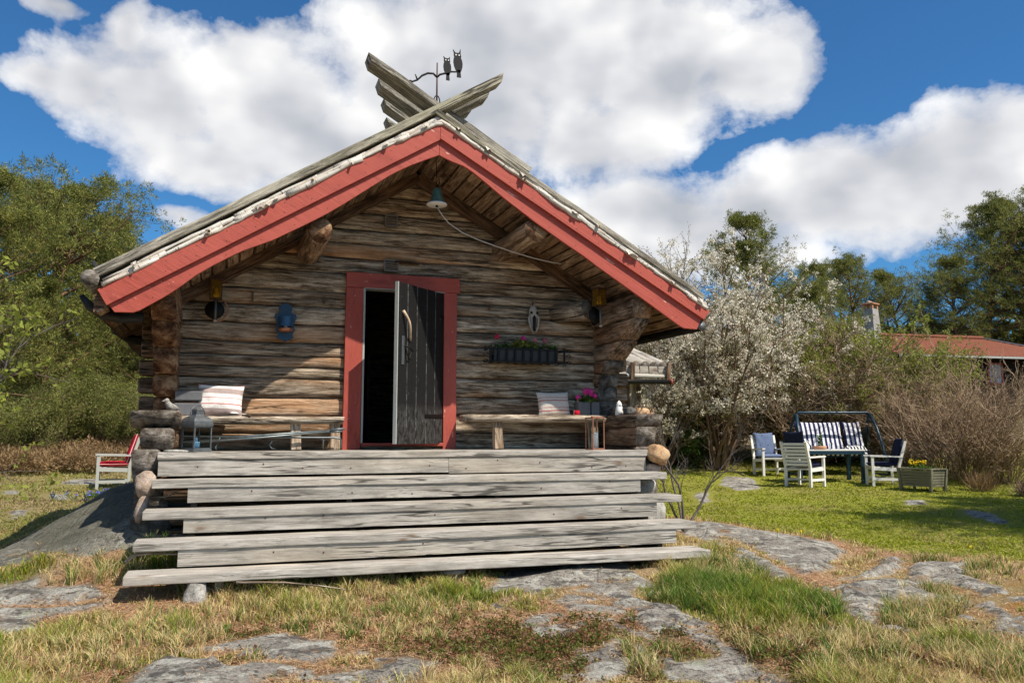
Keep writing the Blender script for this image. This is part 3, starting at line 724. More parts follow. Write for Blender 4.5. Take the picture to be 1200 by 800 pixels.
def build_grass():
    N = 900000
    x, y, r = scatter(N, 2.4, 26, 2.55)
    k = ~keep_out(x, y); x, y, r = x[k], y[k], r[k]
    rm = rock_mask(x, y); k = rm < rs.rand(len(x))**2*.11-.01; x, y, r, rm = x[k], y[k], r[k], rm[k]
    lush, heath, moss, need, r5, l6 = zones(x, y)
    lawn = np.maximum(r5, l6)
    clump = fbm(x, y, 6, 3)
    dens = np.where(rm > .0, .45, 1)*np.clip(.60+.6*clump+.5*lush-.55*heath-.45*moss-.5*need+lawn*.5, .04, 1)
    k = rs.rand(len(x)) < dens
    x, y, r, rm, clump = x[k], y[k], r[k], rm[k], clump[k]; lush, heath, moss, need, r5, l6, lawn = [q[k] for q in (lush, heath, moss, need, r5, l6, lawn)]
    z = ground(x, y, rm); n = len(x); u = rs.rand(n)
    h = (.035+.045*rs.rand(n)+.05*np.clip(clump, 0, 1))*(1+1.1*lush)*(1-.45*heath)*(1-.4*need)*(1-.4*moss)
    h = h*(1-.68*r5)*(1-.5*l6)+.006
    edge = np.clip(-rm/.15, .35, 1); h *= edge
    wd = np.maximum(.0034, r*.00082)*(1+.5*rs.rand(n))*(1+.5*lawn)
    isg = u < np.clip(.17+.75*lush+.25*np.clip(fbm(x+7, y, 1.7, 3), -1, 1)+.25*r5-.15*need, .04, .97)
    dry = np.stack([.60+.18*rs.rand(n), .47+.15*rs.rand(n), .20+.10*rs.rand(n)], 1)
    brown = np.stack([.27+.1*rs.rand(n), .17+.06*rs.rand(n), .09+.03*rs.rand(n)], 1)
    q = rs.rand(n)[:, None] < (.18+.35*heath+.2*need)[:, None]; dry = np.where(q, brown, dry)
    gr = np.stack([.20+.14*rs.rand(n), .235+.13*rs.rand(n), .03+.025*rs.rand(n)], 1)
    col = np.where(isg[:, None], gr, dry)
    pn = np.clip(fbm(x, y, .8, 4)*.9+.15, 0, 1)
    rl = np.stack([.30+.08*rs.rand(n), .335+.07*rs.rand(n), .02+.02*rs.rand(n)], 1)
    rl = np.where((rs.rand(n) < .10+.45*pn)[:, None], rl*.4+np.array([.36, .29, .13])*.6, rl)
    ll = np.stack([.22+.12*rs.rand(n), .23+.09*rs.rand(n), .05+.03*rs.rand(n)], 1)
    ll = np.where((rs.rand(n) < .25+.5*pn)[:, None], np.array([.40, .31, .16])*(.8+.4*rs.rand(n))[:, None], ll)
    col = np.where((rs.rand(n) < r5)[:, None], rl, col); col = np.where((rs.rand(n) < l6)[:, None], ll, col)
    lean = .25+.75*rs.rand(n)*(1-.3*lush)
    gl = lawn > .5
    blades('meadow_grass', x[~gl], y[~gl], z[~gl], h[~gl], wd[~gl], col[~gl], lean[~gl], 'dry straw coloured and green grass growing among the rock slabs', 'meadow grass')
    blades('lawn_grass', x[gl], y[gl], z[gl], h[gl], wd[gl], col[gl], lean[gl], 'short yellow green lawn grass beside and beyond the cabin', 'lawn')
    # long tufts
    cx = []; spots = [(1.6, -3.2, .35, 46, .20, 1), (1.95, -3.85, .35, 34, .17, 1), (1.3, -3.45, .3, 22, .16, 1), (3.05, -4.0, .28, 30, .15, .35), (2.75, -4.15, .25, 22, .14, .35), (2.45, -4.45, .2, 16, .12, .4), (3.4, -3.7, .2, 14, .13, .5), (4.6, -2.9, .5, 26, .14, .4),
        (-1.2, -2.75, .9, 50, .09, .45), (-.2, -2.7, .3, 20, .10, .65), (-2.3, -2.7, .4, 22, .10, .4), (-2.5, -1.45, .2, 18, .17, .8), (-3.0, -1.6, .25, 20, .15, .35), (-3.2, -3.6, .6, 40, .13, .3), (-2.4, -3.2, .5, 30, .11, .2), (2.2, -2.7, .4, 34, .14, .6), (.3, -4.7, .3, 18, .13, .3), (1.3, -4.95, .5, 30, .13, .35), (2.2, -5.3, .4, 30, .14, .4), (-.9, -4.9, .5, 30, .12, .3), (-1.2, -3.0, 1.0, 60, .10, .3), (1.9, -4.8, .4, 26, .12, .3), (3.2, -5.4, .5, 30, .13, .3)]
    X = []; Y = []; H = []; G = []
    for (sx_, sy_, sr, nt_, hh_, gp) in spots:
        for _ in range(nt_):
            a = rs.rand()*6.283; d = sr*math.sqrt(rs.rand()); tx, ty = sx_+d*math.cos(a), sy_+d*math.sin(a)
            nb = rs.randint(28, 60); X.append(tx+rs.randn(nb)*.022); Y.append(ty+rs.randn(nb)*.022)
            H.append(hh_*(.55+.7*rs.rand(nb))); G.append(np.full(nb, gp+rs.randn()*.2))
    x = np.concatenate(X); y = np.concatenate(Y); h = np.concatenate(H); g = np.concatenate(G); n = len(x)
    rm = rock_mask(x, y); k = (rm < .01) & ~keep_out(x, y); x, y, h, g, rm = x[k], y[k], h[k], g[k], rm[k]; n = len(x)
    col = np.where((rs.rand(n) < g)[:, None], np.stack([.085+.09*rs.rand(n), .15+.12*rs.rand(n), .018+.02*rs.rand(n)], 1), np.stack([.56+.18*rs.rand(n), .44+.14*rs.rand(n), .20+.09*rs.rand(n)], 1))
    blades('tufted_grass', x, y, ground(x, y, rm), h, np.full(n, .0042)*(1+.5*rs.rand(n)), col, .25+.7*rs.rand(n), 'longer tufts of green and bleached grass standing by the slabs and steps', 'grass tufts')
    # fallen pine needles lying on soil and slabs
    x, y, r = scatter(380000, 2.4, 12, 2.05); lush, heath, moss, need, r5, l6 = zones(x, y); rm = rock_mask(x, y)
    k = (rs.rand(len(x)) < np.clip(.35+.6*need+.8*fbm(x, y, 3, 3), 0, 1)*np.where(rm > 0, np.clip(.5-rm*5, .03, .5), 1)*(1-.9*r5)*(1-lush)) & ~keep_out(x, y)
    x, y, r, rm = x[k], y[k], r[k], rm[k]; n = len(x); z = ground(x, y, rm)+.006+.010*rs.rand(n); th = rs.rand(n)*6.283; L = .022+.03*rs.rand(n); w_ = np.maximum(.0016, r*.00032)*(1+.6*rs.rand(n))
    d = np.stack([np.cos(th), np.sin(th), .5*(rs.rand(n)-.5)], 1)*L[:, None]; s_ = np.stack([-np.sin(th), np.cos(th), np.zeros(n)], 1)*w_[:, None]; p = np.stack([x, y, z], 1)
    V = np.stack([p-s_, p+s_, p+d+s_*.6, p+d-s_*.6], 1).reshape(-1, 3); q = rs.rand(n)[:, None]
    col = np.where(q < .55, np.array([.62, .36, .19]), np.where(q < .8, np.array([.70, .54, .34]), np.array([.24, .13, .07])))*(.7+.6*rs.rand(n))[:, None]
    o = np_mesh('needle_litter', V, np.arange(n*4).reshape(-1, 4), M['grassblade'], np.repeat(col, 4, 0)); tag(o, 'orange brown fallen pine needles strewn over soil and slabs', 'needle litter', None, 'stuff')
    # low crowberry heath: rosettes of tiny leaves
    X = []; Y = []
    x, y, r = scatter(110000, 2.6, 8, 1.6)
    l_, he, mo, ne, a5, a6 = zones(x, y); rm = rock_mask(x, y)
    k = (rs.rand(len(x)) < he*np.clip(.55+.9*fbm(x, y, 5, 3), 0, 1)) & (rm < .0) & ~keep_out(x, y); x, y, rm = x[k], y[k], rm[k]
    z = ground(x, y, rm); n = len(x); m = 7
    c0 = np.stack([x, y, z+.012+.03*rs.rand(n)], 1); C = np.repeat(c0, m, 0)+rs.randn(n*m, 3)*np.array([.011, .011, .008])
    d = rs.randn(n*m, 3); d[:, 2] = np.abs(d[:, 2])*.8; d /= np.linalg.norm(d, axis=1)[:, None]
    s = np.cross(d, rs.randn(n*m, 3)); s /= np.linalg.norm(s, axis=1)[:, None]+1e-6
    L = (.010+.008*rs.rand(n*m))[:, None]
    V = np.stack([C, C+d*L*.5+s*L*.42, C+d*L*1.1, C+d*L*.5-s*L*.42], 1).reshape(-1, 3)
    F = np.arange(n*m*4).reshape(-1, 4)
    t = rs.rand(n)[:, None]; col = np.where(t < .62, np.array([.12, .135, .025])+np.zeros((n, 3)), np.array([.22, .10, .05])+np.zeros((n, 3)))*(.6+.8*rs.rand(n))[:, None]
    o = np_mesh('crowberry_heath', V, F, M['grassblade'], np.repeat(col, m*4, 0))
    tag(o, 'low olive and reddish crowberry mats creeping between the slabs', 'ground cover', None, 'stuff')
build_grass()

# ---------------------------------------------------------------- the log cabin (deck top is z = 0)
cabin = thing('log_cabin', 'weathered log cabin with red bargeboards, birch bark roof edge and crossed ridge boards', 'cabin', (0, 0, 0))
RX = -.03
def zs(x): return 3.11+.628*(x-RX) if x < RX else 3.11-.575*(x-RX)
LSEAM = [-.45, -.22, -.01, .17, .34, .55, .75, .87, .99, 1.13, 1.33, 1.53, 1.70, 1.92]
RSEAM = [-.45, -.22, -.01, .17, .38, .58, .80, 1.0, 1.15, 1.33, 1.52, 1.66, 1.77, 1.92]
USEAM = [1.92, 2.10, 2.27, 2.43, 2.62, 2.82, 3.12]
def seamz(x, z, k):
    return z+.014*mnoise.noise(Vector((x*.9, k*3.1, 2)))+.006*mnoise.noise(Vector((x*4, k*5.1, 7)))
def log_course(mb, x0, x1, z0, z1, k, tone, y=0.0, bulge=.026, k2=None, clip=True, yb=None):
    """one hewn log: bulged face towards -Y between two wandering seams"""
    n = max(3, int((x1-x0)/.06)); P = 9; o = rnd.uniform(0, 60)
    hb = rnd.uniform(.6, 1.3)
    vs = []; gs = []
    for i in range(n+1):
        x = x0+(x1-x0)*i/n
        a = seamz(x, z0, k); b = seamz(x, z1, k2 if k2 is not None else k+1)
        if clip: b = min(b, zs(x)+.06); a = min(a, b-.004)
        for j in range(P):
            u = -1+2*j/(P-1); z = (a+b)/2+(b-a)/2*u*.985
            yy = y-bulge*hb*(1-abs(u)**7)+.02
            if abs(u) == 1: yy = y+.042
            yy += .006*n3((x*3, z*9, k), 1, o)+.004*n3((x*14, z*30, k), 1, o)
            vs.append((x, yy, z)); gs.append((x+o, u*.09+o*.3, z*.2+o))
    fs = []
    for i in range(n):
        for j in range(P-1):
            q = i*P+j; fs.append((q, q+P, q+P+1, q+1))
    mb.add(vs, fs, gs, tone)
wall = MB()
for k in range(len(LSEAM)-1):
    z = (LSEAM[k]+LSEAM[k+1])/2
    warm = .75 if z < 1.4 else .45
    log_course(wall, -2.46, -.60, LSEAM[k], LSEAM[k+1], k, (rnd.uniform(.72, .98), rnd.uniform(.1, warm), rnd.random()))
for k in range(len(RSEAM)-1):
    log_course(wall, .31, 2.24, RSEAM[k], RSEAM[k+1], k+30, (rnd.uniform(.85, 1.08), rnd.uniform(-.2, .12), rnd.random()))
for k in range(len(USEAM)-1):
    z0 = USEAM[k]; x0 = max(-2.46, RX-(3.2-z0)/.628); x1 = min(2.24, RX+(3.2-z0)/.575)
    log_course(wall, x0, x1, z0, USEAM[k+1], k+60, (rnd.uniform(.9, 1.12), rnd.uniform(-.1, .3), rnd.random()))
log_course(wall, -.66, .36, 1.80, 1.93, 80, (.9, .1, .5))
log_course(wall, -.66, .36, -.3, .055, 90, (.7, .1, .5), y=-.02)
# backing behind the seams, with the door opening left free
bk = [(-2.44, -1.0), (-.60, -1.0), (-.60, 1.82), (.31, 1.82), (.31, -1.0), (2.2, -1.0), (2.2, zs(2.2)), (RX, zs(RX)), (-2.44, zs(-2.44))]
wall.prism(bk, .03, .17, 'Y', (.35, .2, 0))
wall.build('front_wall', M['log'], cabin, smooth=True)
# small fittings that belong to the wall
for (x, z, wv, hv) in ((-.31, 2.54, .13, .12), (-.30, 2.03, .15, .12)):
    v = MB(); v.board((x-wv/2, -.045, z+hv/2), (x+wv/2, -.045, z+hv/2), .03, .014); v.board((x-wv/2, -.045, z-hv/2), (x+wv/2, -.045, z-hv/2), .03, .014)
    v.board((x-wv/2, -.045, z-hv/2), (x-wv/2, -.045, z+hv/2), .014, .03, (0, 1, 0)); v.board((x+wv/2, -.045, z-hv/2), (x+wv/2, -.045, z+hv/2), .014, .03, (0, 1, 0))
    for q in range(4): v.board((x-wv/2, -.04, z-hv/2+hv*(q+1)/5), (x+wv/2, -.04, z-hv/2+hv*(q+1)/5), .02, .008, (0, -.5, 1))
    v.build('air_vent', M['grate'], cabin)
sh = MB(); sh.board((-.25, -.04, 2.08), (.02, -.04, 2.075), .07, .02); sh.build('wall_shelf', M['brown'], cabin)
for (x, z, l) in ((-1.76, 1.60, .10), (-1.02, 1.61, .09), (.86, 1.62, .05)):
    v = MB(); v.board((x, -.02, z-l/2), (x, -.022, z+l/2), .018, .02, (0, 1, 0)); v.build('wooden_peg', M['brown'], cabin)

# side walls, the corbelled logs that carry the roof in front, log ends past the corners
def side_log(mb, xa, xb, ytop, ybot, yback, z0, z1, tone, wave=.012, mi_end=1):
    n = max(3, int((yback-min(ytop, ybot))/.09)); P = 14; o = rnd.uniform(0, 60); vs = []; gs = []
    for i in range(n+1):
        for j in range(P):
            an = 2*math.pi*j/P; c, s = math.cos(an), math.sin(an)
            e = .22
            cx = math.copysign(abs(c)**e, c); cz = math.copysign(abs(s)**(e*1.4), s)
            z = (z0+z1)/2+(z1-z0)/2*cz
            yf = ybot+(ytop-ybot)*(cz+1)/2
            y = yf+(yback-yf)*i/n
            x = (xa+xb)/2+(xb-xa)/2*cx
            q = (x, y, z); w_ = wave*(n3(q, 2.2, o)+.6*n3(q, 8, o))
            vs.append((x+w_*c, y+(w_*1.4 if i == 0 else 0), z+w_*s*.6)); gs.append((y+o, x+o*.3, z+o*.7))
    fs = []
    for i in range(n):
        for j in range(P):
            a = i*P+j; b = i*P+(j+1) % P; fs.append((a, a+P, b+P, b))
    fs.append(tuple(range(P))); fs.append(tuple(n*P+j for j in range(P))[::-1])
    b = len(mb.f); mb.add(vs, fs, gs, tone, 0); mb.mi[-2] = mi_end; mb.mi[-1] = mi_end
sl = MB(); sr = MB()
for (z0, z1, yt, yb) in ((-.95, -.72, -.95, -.95), (-.73, -.50, -.98, -1.0), (-.52, -.24, -1.05, -1.1)):
    side_log(sr, 2.15, 2.42, yt, yb, 3.0, z0, z1, (.8, .2, .3)); side_log(sl, -2.70, -2.42, yt, yb, 3.0, z0, z1, (.8, .2, .3))
side_log(sr, 2.14, 2.43, -1.12, -1.1, 3, -.25, .03, (.85, .1, .3)); side_log(sr, 2.15, 2.40, -1.14, -1.08, 3.0, .03, .24, (.95, .1, .3)); side_log(sr, 2.13, 2.45, -1.2, -1.1, 3.0, .235, .375, (1.1, .1, .3))
side_log(sl, -2.73, -2.50, -1.13, -1.10, 3.0, -.26, .02, (.85, .1, .3), .03); side_log(sl, -2.67, -2.40, -1.13, -1.10, 3.0, .02, .205, (1.0, .1, .3), .02); side_log(sl, -2.75, -2.37, -1.22, -1.02, 3.0, .21, .36, (1.1, .1, .3), .025)
for (z0, z1, yt, yb) in ((.375, .55, -.13, -.12), (.55, .72, -.12, -.12), (.72, .88, -.16, -.12), (.88, 1.03, -.34, -.20), (1.03, 1.22, -.68, -.36), (1.22, 1.44, -.98, -.66), (1.44, 1.70, -1.06, -1.0)):
    side_log(sr, 2.19, 2.44, yt, yb, 3.0, z0, z1, (1.3, .35, .3), .009, 0 if z0 > .9 else 1)
for (z0, z1, yt, yb) in ((.355, .53, -.16, -.15), (.53, .74, -.30, -.26), (.74, .98, -.55, -.45), (.98, 1.20, -.85, -.6), (1.20, 1.40, -1.0, -.9), (1.40, 1.56, -1.04, -1.0)):
    side_log(sl, -2.66, -2.44, yt, yb, 3.0, z0, z1, (1.25, .9, .3), .02, 2)
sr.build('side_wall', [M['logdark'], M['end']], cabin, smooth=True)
warm_end = endgrain(); warm_end.name = 'warm_end_grain'
for nd in warm_end.node_tree.nodes:
    if nd.type == 'VALTORGB' and len(nd.color_ramp.elements) == 3:
        for e, c_ in zip(nd.color_ramp.elements, ((.035, .016, .009), (.17, .085, .045), (.38, .25, .15))): e.color = c_+(1,)
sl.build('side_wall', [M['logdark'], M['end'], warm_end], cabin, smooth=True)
for k, z0 in enumerate([-.30, -.1, .38, .56, .74, .92, 1.10, 1.28, 1.45]):
    z1 = z0+.165
    if z0 > .3:
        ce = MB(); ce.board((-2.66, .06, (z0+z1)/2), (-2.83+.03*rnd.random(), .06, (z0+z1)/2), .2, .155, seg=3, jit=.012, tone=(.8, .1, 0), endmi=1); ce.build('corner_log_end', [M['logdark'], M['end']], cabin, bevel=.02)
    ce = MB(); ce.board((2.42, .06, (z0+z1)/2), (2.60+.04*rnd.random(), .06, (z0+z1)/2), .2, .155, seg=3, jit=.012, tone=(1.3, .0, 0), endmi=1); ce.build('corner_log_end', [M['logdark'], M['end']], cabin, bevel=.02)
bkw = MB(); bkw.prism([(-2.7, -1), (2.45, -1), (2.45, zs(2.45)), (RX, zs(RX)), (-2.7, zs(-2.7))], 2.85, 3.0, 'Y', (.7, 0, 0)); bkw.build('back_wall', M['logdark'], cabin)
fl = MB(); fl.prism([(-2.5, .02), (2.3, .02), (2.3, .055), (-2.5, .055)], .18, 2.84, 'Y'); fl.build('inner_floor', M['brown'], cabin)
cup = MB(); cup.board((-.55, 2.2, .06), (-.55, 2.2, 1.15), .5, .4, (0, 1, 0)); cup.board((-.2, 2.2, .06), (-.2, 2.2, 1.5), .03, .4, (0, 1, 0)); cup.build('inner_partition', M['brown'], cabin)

# door casing
dc = MB()
dc.board((-.70, -.035, -.01), (-.695, -.035, 1.76), .19, .05, (0, -1, 0), 4, .002, (1, 0, .1)); dc.build('door_casing', M['red'], cabin, bevel=.005)
dc = MB(); dc.board((.385, -.035, -.01), (.385, -.035, 1.76), .15, .05, (0, -1, 0), 4, .002, (1, 0, .1)); dc.build('door_casing', M['red'], cabin, bevel=.005)
dc = MB(); dc.board((-.79, -.045, 1.845), (.49, -.045, 1.845), .165, .05, (0, -1, 0), 5, .002, (1, 0, .4)); dc.build('door_casing', M['red'], cabin, bevel=.005)
dc = MB(); dc.board((-.59, .02, .055), (-.59, .02, 1.76), .02, .16, (0, -1, 0)); dc.board((-.60, .02, 1.765), (.32, .02, 1.765), .16, .02); dc.build('door_jamb', M['greypaint'], cabin)
dc = MB(); dc.board((-.6, 0, .05), (.31, 0, .05), .16, .035); dc.build('threshold', M['red'], cabin, bevel=.004)
# door leaf, hinged on the right and standing open
H0 = Vector((.30, -.03, .06)); D_ = (Vector((-.335, -.62, .06))-H0); LW = D_.length; ux = D_.normalized(); nout = Vector((-ux.y, ux.x, 0))
door = bpy.data.objects.new('door', None)
dr = MB()
def DP(u, v, n=0.0): return H0+ux*u+Vector((0, 0, v))+nout*n
nb = 5; ws = [.17, .175, .19, .17, .17]; u = LW
us = []
for q in range(5):
    wq = ws[q]*LW/sum(ws); us.append((u-wq, u)); u -= wq
for q, (a, b) in enumerate(us):
    o = rnd.uniform(0, 50)
    m0 = (a+b)/2; hw = (b-a)/2-.0025
    # each board: three strips so that the worn paint follows its edges
    xs = [a+.0025, a+.011, b-.011, b-.0025]
    vs = []; gs = []; tn = []
    zz = [0.0]+[1.68*i/20 for i in range(1, 20)]+[1.685+.006*math.sin(q*3)]
    for z in zz:
        for i, xx in enumerate(xs):
            vs.append(DP(xx, z, .014-(.004 if i in (0, 3) else 0))); gs.append((z+o, xx, o)); tn.append((1, 1.0 if i in (0, 3) else (.25 if z < .35 else .0), 0))
    fs = [(i*4+j, i*4+j+1, (i+1)*4+j+1, (i+1)*4+j) for i in range(len(zz)-1) for j in range(3)]
    base_i = len(dr.v); dr.add(vs, fs, gs, (1, 0, 0)); dr.tone[base_i:] = tn
    # back and sides
    dr.board(DP(m0, 0, -.006), DP(m0, zz[-1]-.002, -.006), hw*2, .026, nout, tone=(1, 0, 0))
dobj = dr.build('door', M['blackdoor'], cabin)
bpy.data.objects.remove(door)
e = MB(); e.board(DP(LW+.006, 0, -.004), DP(LW+.006, 1.685, -.004), .012, .04, nout, tone=(1, 0, 0)); e.build('door_edge', M['greypaint'], dobj)
hd = MB(); pts = [DP(LW-.12+.115*s_**1.2, 1.37-.31*s_, .03+.05*math.sin(math.pi*min(1, s_*1.02))) for s_ in [0, .12, .25, .4, .55, .7, .85, 1]]
pts = [DP(LW-.075-.145*(s_**1.5)-.012*math.sin(s_*6), 1.385-.30*s_, .02+.055*math.sin(math.pi*s_)) for s_ in [i/10 for i in range(11)]]
hd.tube(pts, [.019, .017, .014, .013, .0125, .012, .012, .012, .0115, .011, .013], 8); hd.build('handle', M['horn'], dobj, smooth=True)
lk = MB(); lk.board(DP(LW-.085, .82, .019), DP(LW-.085, 1.12, .019), .045, .008, nout); lk.build('lock_plate', M['zinc'], dobj, bevel=.003)
lk = MB(); lk.tube([DP(LW-.10, 1.02, .03), DP(LW-.17, 1.0, .05), DP(LW-.22, .97, .05)], .008, 6); lk.tube([DP(LW-.13, 1.0, .03), DP(LW-.15, .90, .04), DP(LW-.19, .88, .035), DP(LW-.2, .95, .03)], .008, 6); lk.build('latch', M['iron'], dobj, smooth=True)
for zz_ in (.30, 1.42):
    lk = MB(); l0 = .36 if zz_ < 1 else .07
    lk.board(DP(-.02, zz_, .02), DP(l0, zz_, .02), .035, .008, nout); lk.tube([DP(-.015, zz_-.035, .014), DP(-.015, zz_+.035, .014)], .013, 8); lk.build('hinge', M['iron'], dobj)

# purlins and rafters under the overhang
for (x, z, r, y0) in ((-1.19, 2.12, .125, -1.04), (1.03, 2.30, .135, -1.09)):
    p = MB(); pts = [(x, y0+(.5-y0)*i/6, z) for i in range(7)]
    p.tube(pts, r, 14, (.95, .1, 0), 0, True, 1, jit=.2); 
    p.build('purlin', [M['soffit'], warm_end], cabin, smooth=True)
p = MB(); p.tube([(1.93, -.42, 1.60), (1.84, -.2, 1.60), (1.70, .05, 1.60)], [.115, .115, .11], 12, (1.0, -.2, 0), 0, True, 1, jit=.1); p.build('beam_end', [M['bench'], M['end']], cabin, smooth=True)
for s in (-1, 1):
    x1 = -2.75 if s < 0 else 2.5
    p = MB(); p.board((RX, -.10, zs(RX)-.055), (x1, -.10, zs(x1)-.055), .13, .11, (0, 0, 1), 8, .006); p.build('rafter', M['brown'], cabin, bevel=.006)
# soffit boards run along the ridge
for s in (-1, 1):
    sb = MB(); x = .02
    while x < 3.05:
        wv = rnd.uniform(.085, .14); xm = RX+s*(x+wv/2); y = -1.095
        sl_ = Vector((s, 0, -.628 if s < 0 else -.575)).normalized(); up = Vector((-sl_.z*s, 0, abs(sl_.x)))
        up = Vector((s*abs(sl_.z), 0, abs(sl_.x))).normalized()
        while y < .6:
            ln = rnd.uniform(.25, .9); y2 = min(y+ln, .6)
            sb.board((xm, y, zs(xm)+.014+.004*rnd.random()), (xm, y2-.003, zs(xm)+.014+.004*rnd.random()), wv-.004, .022, up, tone=(rnd.uniform(.7, 1.15), rnd.uniform(-.2, .35), 0))
            y = y2
        x += wv
    sb.build('soffit_boards', M['soffit'], cabin)
rc_ = MB(); rc_.prism([(-3.1, zs(-3.1)+.03), (RX, zs(RX)+.03), (3.08, zs(3.08)+.03), (3.08, zs(3.08)+.20), (RX, zs(RX)+.20), (-3.1, zs(-3.1)+.20)], -1.09, 3.2, 'Y'); rc_.build('roof_core', M['brown'], cabin)

# bargeboards
LOWL = [(-2.93, 1.215), (-2.76, 1.22), (-2.55, 1.36), (-2.42, 1.46), (-2.28, 1.585), (-2.14, 1.685), (-1.99, 1.78), (-1.88, 1.845), (-1.76, 1.90), (-1.62, 1.965), (-1.47, 2.055), (-1.31, 2.15), (-1.15, 2.25), (-.98, 2.37), (-.73, 2.56), (-.5, 2.73), (-.33, 2.83), (-.15, 2.92), (RX, 2.975)]
LOWR = [(RX, 2.975), (.09, 2.925), (.22, 2.89), (.3, 2.85), (.47, 2.735), (.64, 2.61), (1.0, 2.375), (1.36, 2.16), (1.55, 2.055), (1.73, 1.94), (2.0, 1.78), (2.3, 1.60), (2.75, 1.325), (2.93, 1.32)]
def seamL(x): return zs(x)+.015
def seamR(x): return zs(x)+.03+.03*x/3
def barge(name, top, bot, y0, y1, off):
    b = MB(); n = len(top); o = rnd.uniform(0, 40); vs = []; gs = []
    for y in (y0, y1):
        for q in top+bot: vs.append((q[0], y, q[1]))
        for q in top+bot: gs.append((math.hypot(q[0], q[1])+o, q[1]*.8+q[0]*.45+o, y))
    N = 2*n; fs = []
    for i in range(n-1):
        fs.append((i, n+i, n+i+1, i+1)); fs.append((N+i, N+i+1, N+n+i+1, N+n+i))
        fs.append((i, i+1, N+i+1, N+i)); fs.append((n+i, N+n+i, N+n+i+1, n+i+1))
    fs.append((0, N, N+n, n)); fs.append((n-1, n+n-1, N+2*n-1, N+n-1))
    b.add(vs, fs, gs, (1, 0, 0))
    for i in range(2, n-1):
        if (i % 6 == 0) or n < 20:
            for f_ in (.25, .75):
                xx = top[i][0]*f_+bot[i][0]*(1-f_); zz = top[i][1]*f_+bot[i][1]*(1-f_)
                b.tube([(xx, y0+.004, zz), (xx, y0-.0015, zz)], .0065, 7, (1, 0, 0), 1)
    o_ = b.build(name, [M['red'], M['rustiron']], cabin, bevel=.004)
    return o_
def resample(poly, xs):
    out = []
    for x in xs:
        for (a, b) in zip(poly[:-1], poly[1:]):
            if a[0]-1e-6 <= x <= b[0]+1e-6: out.append((x, a[1]+(b[1]-a[1])*(x-a[0])/(b[0]-a[0]))); break
    return out
xsL = [-2.93+i*.05 for i in range(58)]+[RX-.001]
low = resample(LOWL, xsL); top = [(x, seamL(x)+.03) for x in xsL]; top[0] = (-2.99, seamL(-2.99)+.03)
top = [(max(-2.99, x), z) for x, z in top]
barge('bargeboard', top, low, -1.13, -1.10, 0)
xsR = [RX+.001]+[RX+.05*i for i in range(1, 60) if RX+.05*i < 2.93]+[2.93]
low = resample(LOWR, xsR); top = [(x, seamR(x)+.03) for x in xsR]; top[-1] = (3.0, seamR(3.0)+.03)
barge('bargeboard', top, low, -1.13, -1.10, 0)
for side in (-1, 1):
    xs = [RX-.001-i*.25 for i in range(12)] if side < 0 else [RX+.001+i*.25 for i in range(12)]
    fn = seamL if side < 0 else seamR
    xe_b = -2.99 if side < 0 else 3.0; xe_t = -3.07 if side < 0 else 3.08
    bot = [(x, fn(x)) for x in xs if abs(x) < 2.95]; topp = [(x, zs(x)+.20) for x in xs if abs(x) < 2.95]
    bot.append((xe_b, fn(xe_b))); topp.append((xe_t, zs(xe_t)+.20))
    if side < 0: bot.reverse(); topp.reverse()
    barge('bargeboard', topp, bot, -1.165, -1.132, 0)

# birch bark rolled over the roof edge
bb = MB()
for side in (-1, 1):
    x = 0.0
    L = 3.12
    sl_ = Vector((side, 0, -(.628 if side < 0 else .575))); sl_.normalize(); up = Vector((side*abs(sl_.z), 0, abs(sl_.x)))
    lay = 0
    while x < L:
        ln = rnd.uniform(.22, .75)
        for q in range(3 if side > 0 else 3):
            a = x-rnd.uniform(0, .08); b = min(L+.02, x+ln+rnd.uniform(0, .06)); r = rnd.uniform(.014, .024); h = .012+.024*q+rnd.uniform(-.008, .008)
            n = 7; pts = []; rr = []
            bend = rnd.uniform(-.03, .03)
            for i in range(n):
                s_ = a+(b-a)*i/(n-1); px = RX+side*s_*abs(sl_.x)*1.13
                p = Vector((px, -1.165+.012*q+.010*n3((s_*5, q, side)), zs(px)+.20+h+bend*math.sin(3.1*i/(n-1))*.4+.012*n3((s_*9, q*3, side*2), 1, x)))
                pts.append(p); rr.append(r*(1+.35*n3((s_*14, q, 3), 1, x)))
            bb.tube(pts, rr, 7, (rnd.uniform(.8, 1.1), 0, 0), jit=.5)
            if rnd.random() < .45:   # a curled flake hanging over the red board
                c = pts[rnd.randrange(1, n-1)]; wv = rnd.uniform(.03, .09); hv = rnd.uniform(.006, .02)
                bb.grid(lambda u, v, c=c, wv=wv, hv=hv, sl_=sl_: (c[0]+sl_.x*(u-.5)*wv, -1.185-.035*v*v, c[2]+sl_.z*(u-.5)*wv+.02-v*(hv+.02)*(1+.5*math.sin(u*7))), 4, 3, (rnd.uniform(.7, 1), 0, 0))
        x += ln*.72
bb.grid(lambda u, v: (RX+(v-.5)*6.2, -1.13+u*4.35, zs(RX+(v-.5)*6.2)+.235), 2, 40, (.7, 0, 0))
bb.build('birch_bark', M['bark'], cabin, smooth=True)
# weathered roof planks laid up the slope, and the pairs that cross over the ridge
rp = MB()
for side in (-1, 1):
    k = .628 if side < 0 else .575; y = -1.02
    up = Vector((side*k, 0, 1)).normalized()
    while y < 3.1:
        wv = rnd.uniform(.14, .22); x1 = RX+side*(3.10+rnd.uniform(-.03, .05)); x0 = RX+side*.01
        h = .285+rnd.uniform(0, .03)
        rp.board((x0, y+wv/2, zs(RX)+h), (x1, y+wv/2, zs(x1)+h), wv-.012, .045, up, 14, .012, (rnd.uniform(.85, 1.1), rnd.uniform(0, .4), 0))
        y += wv
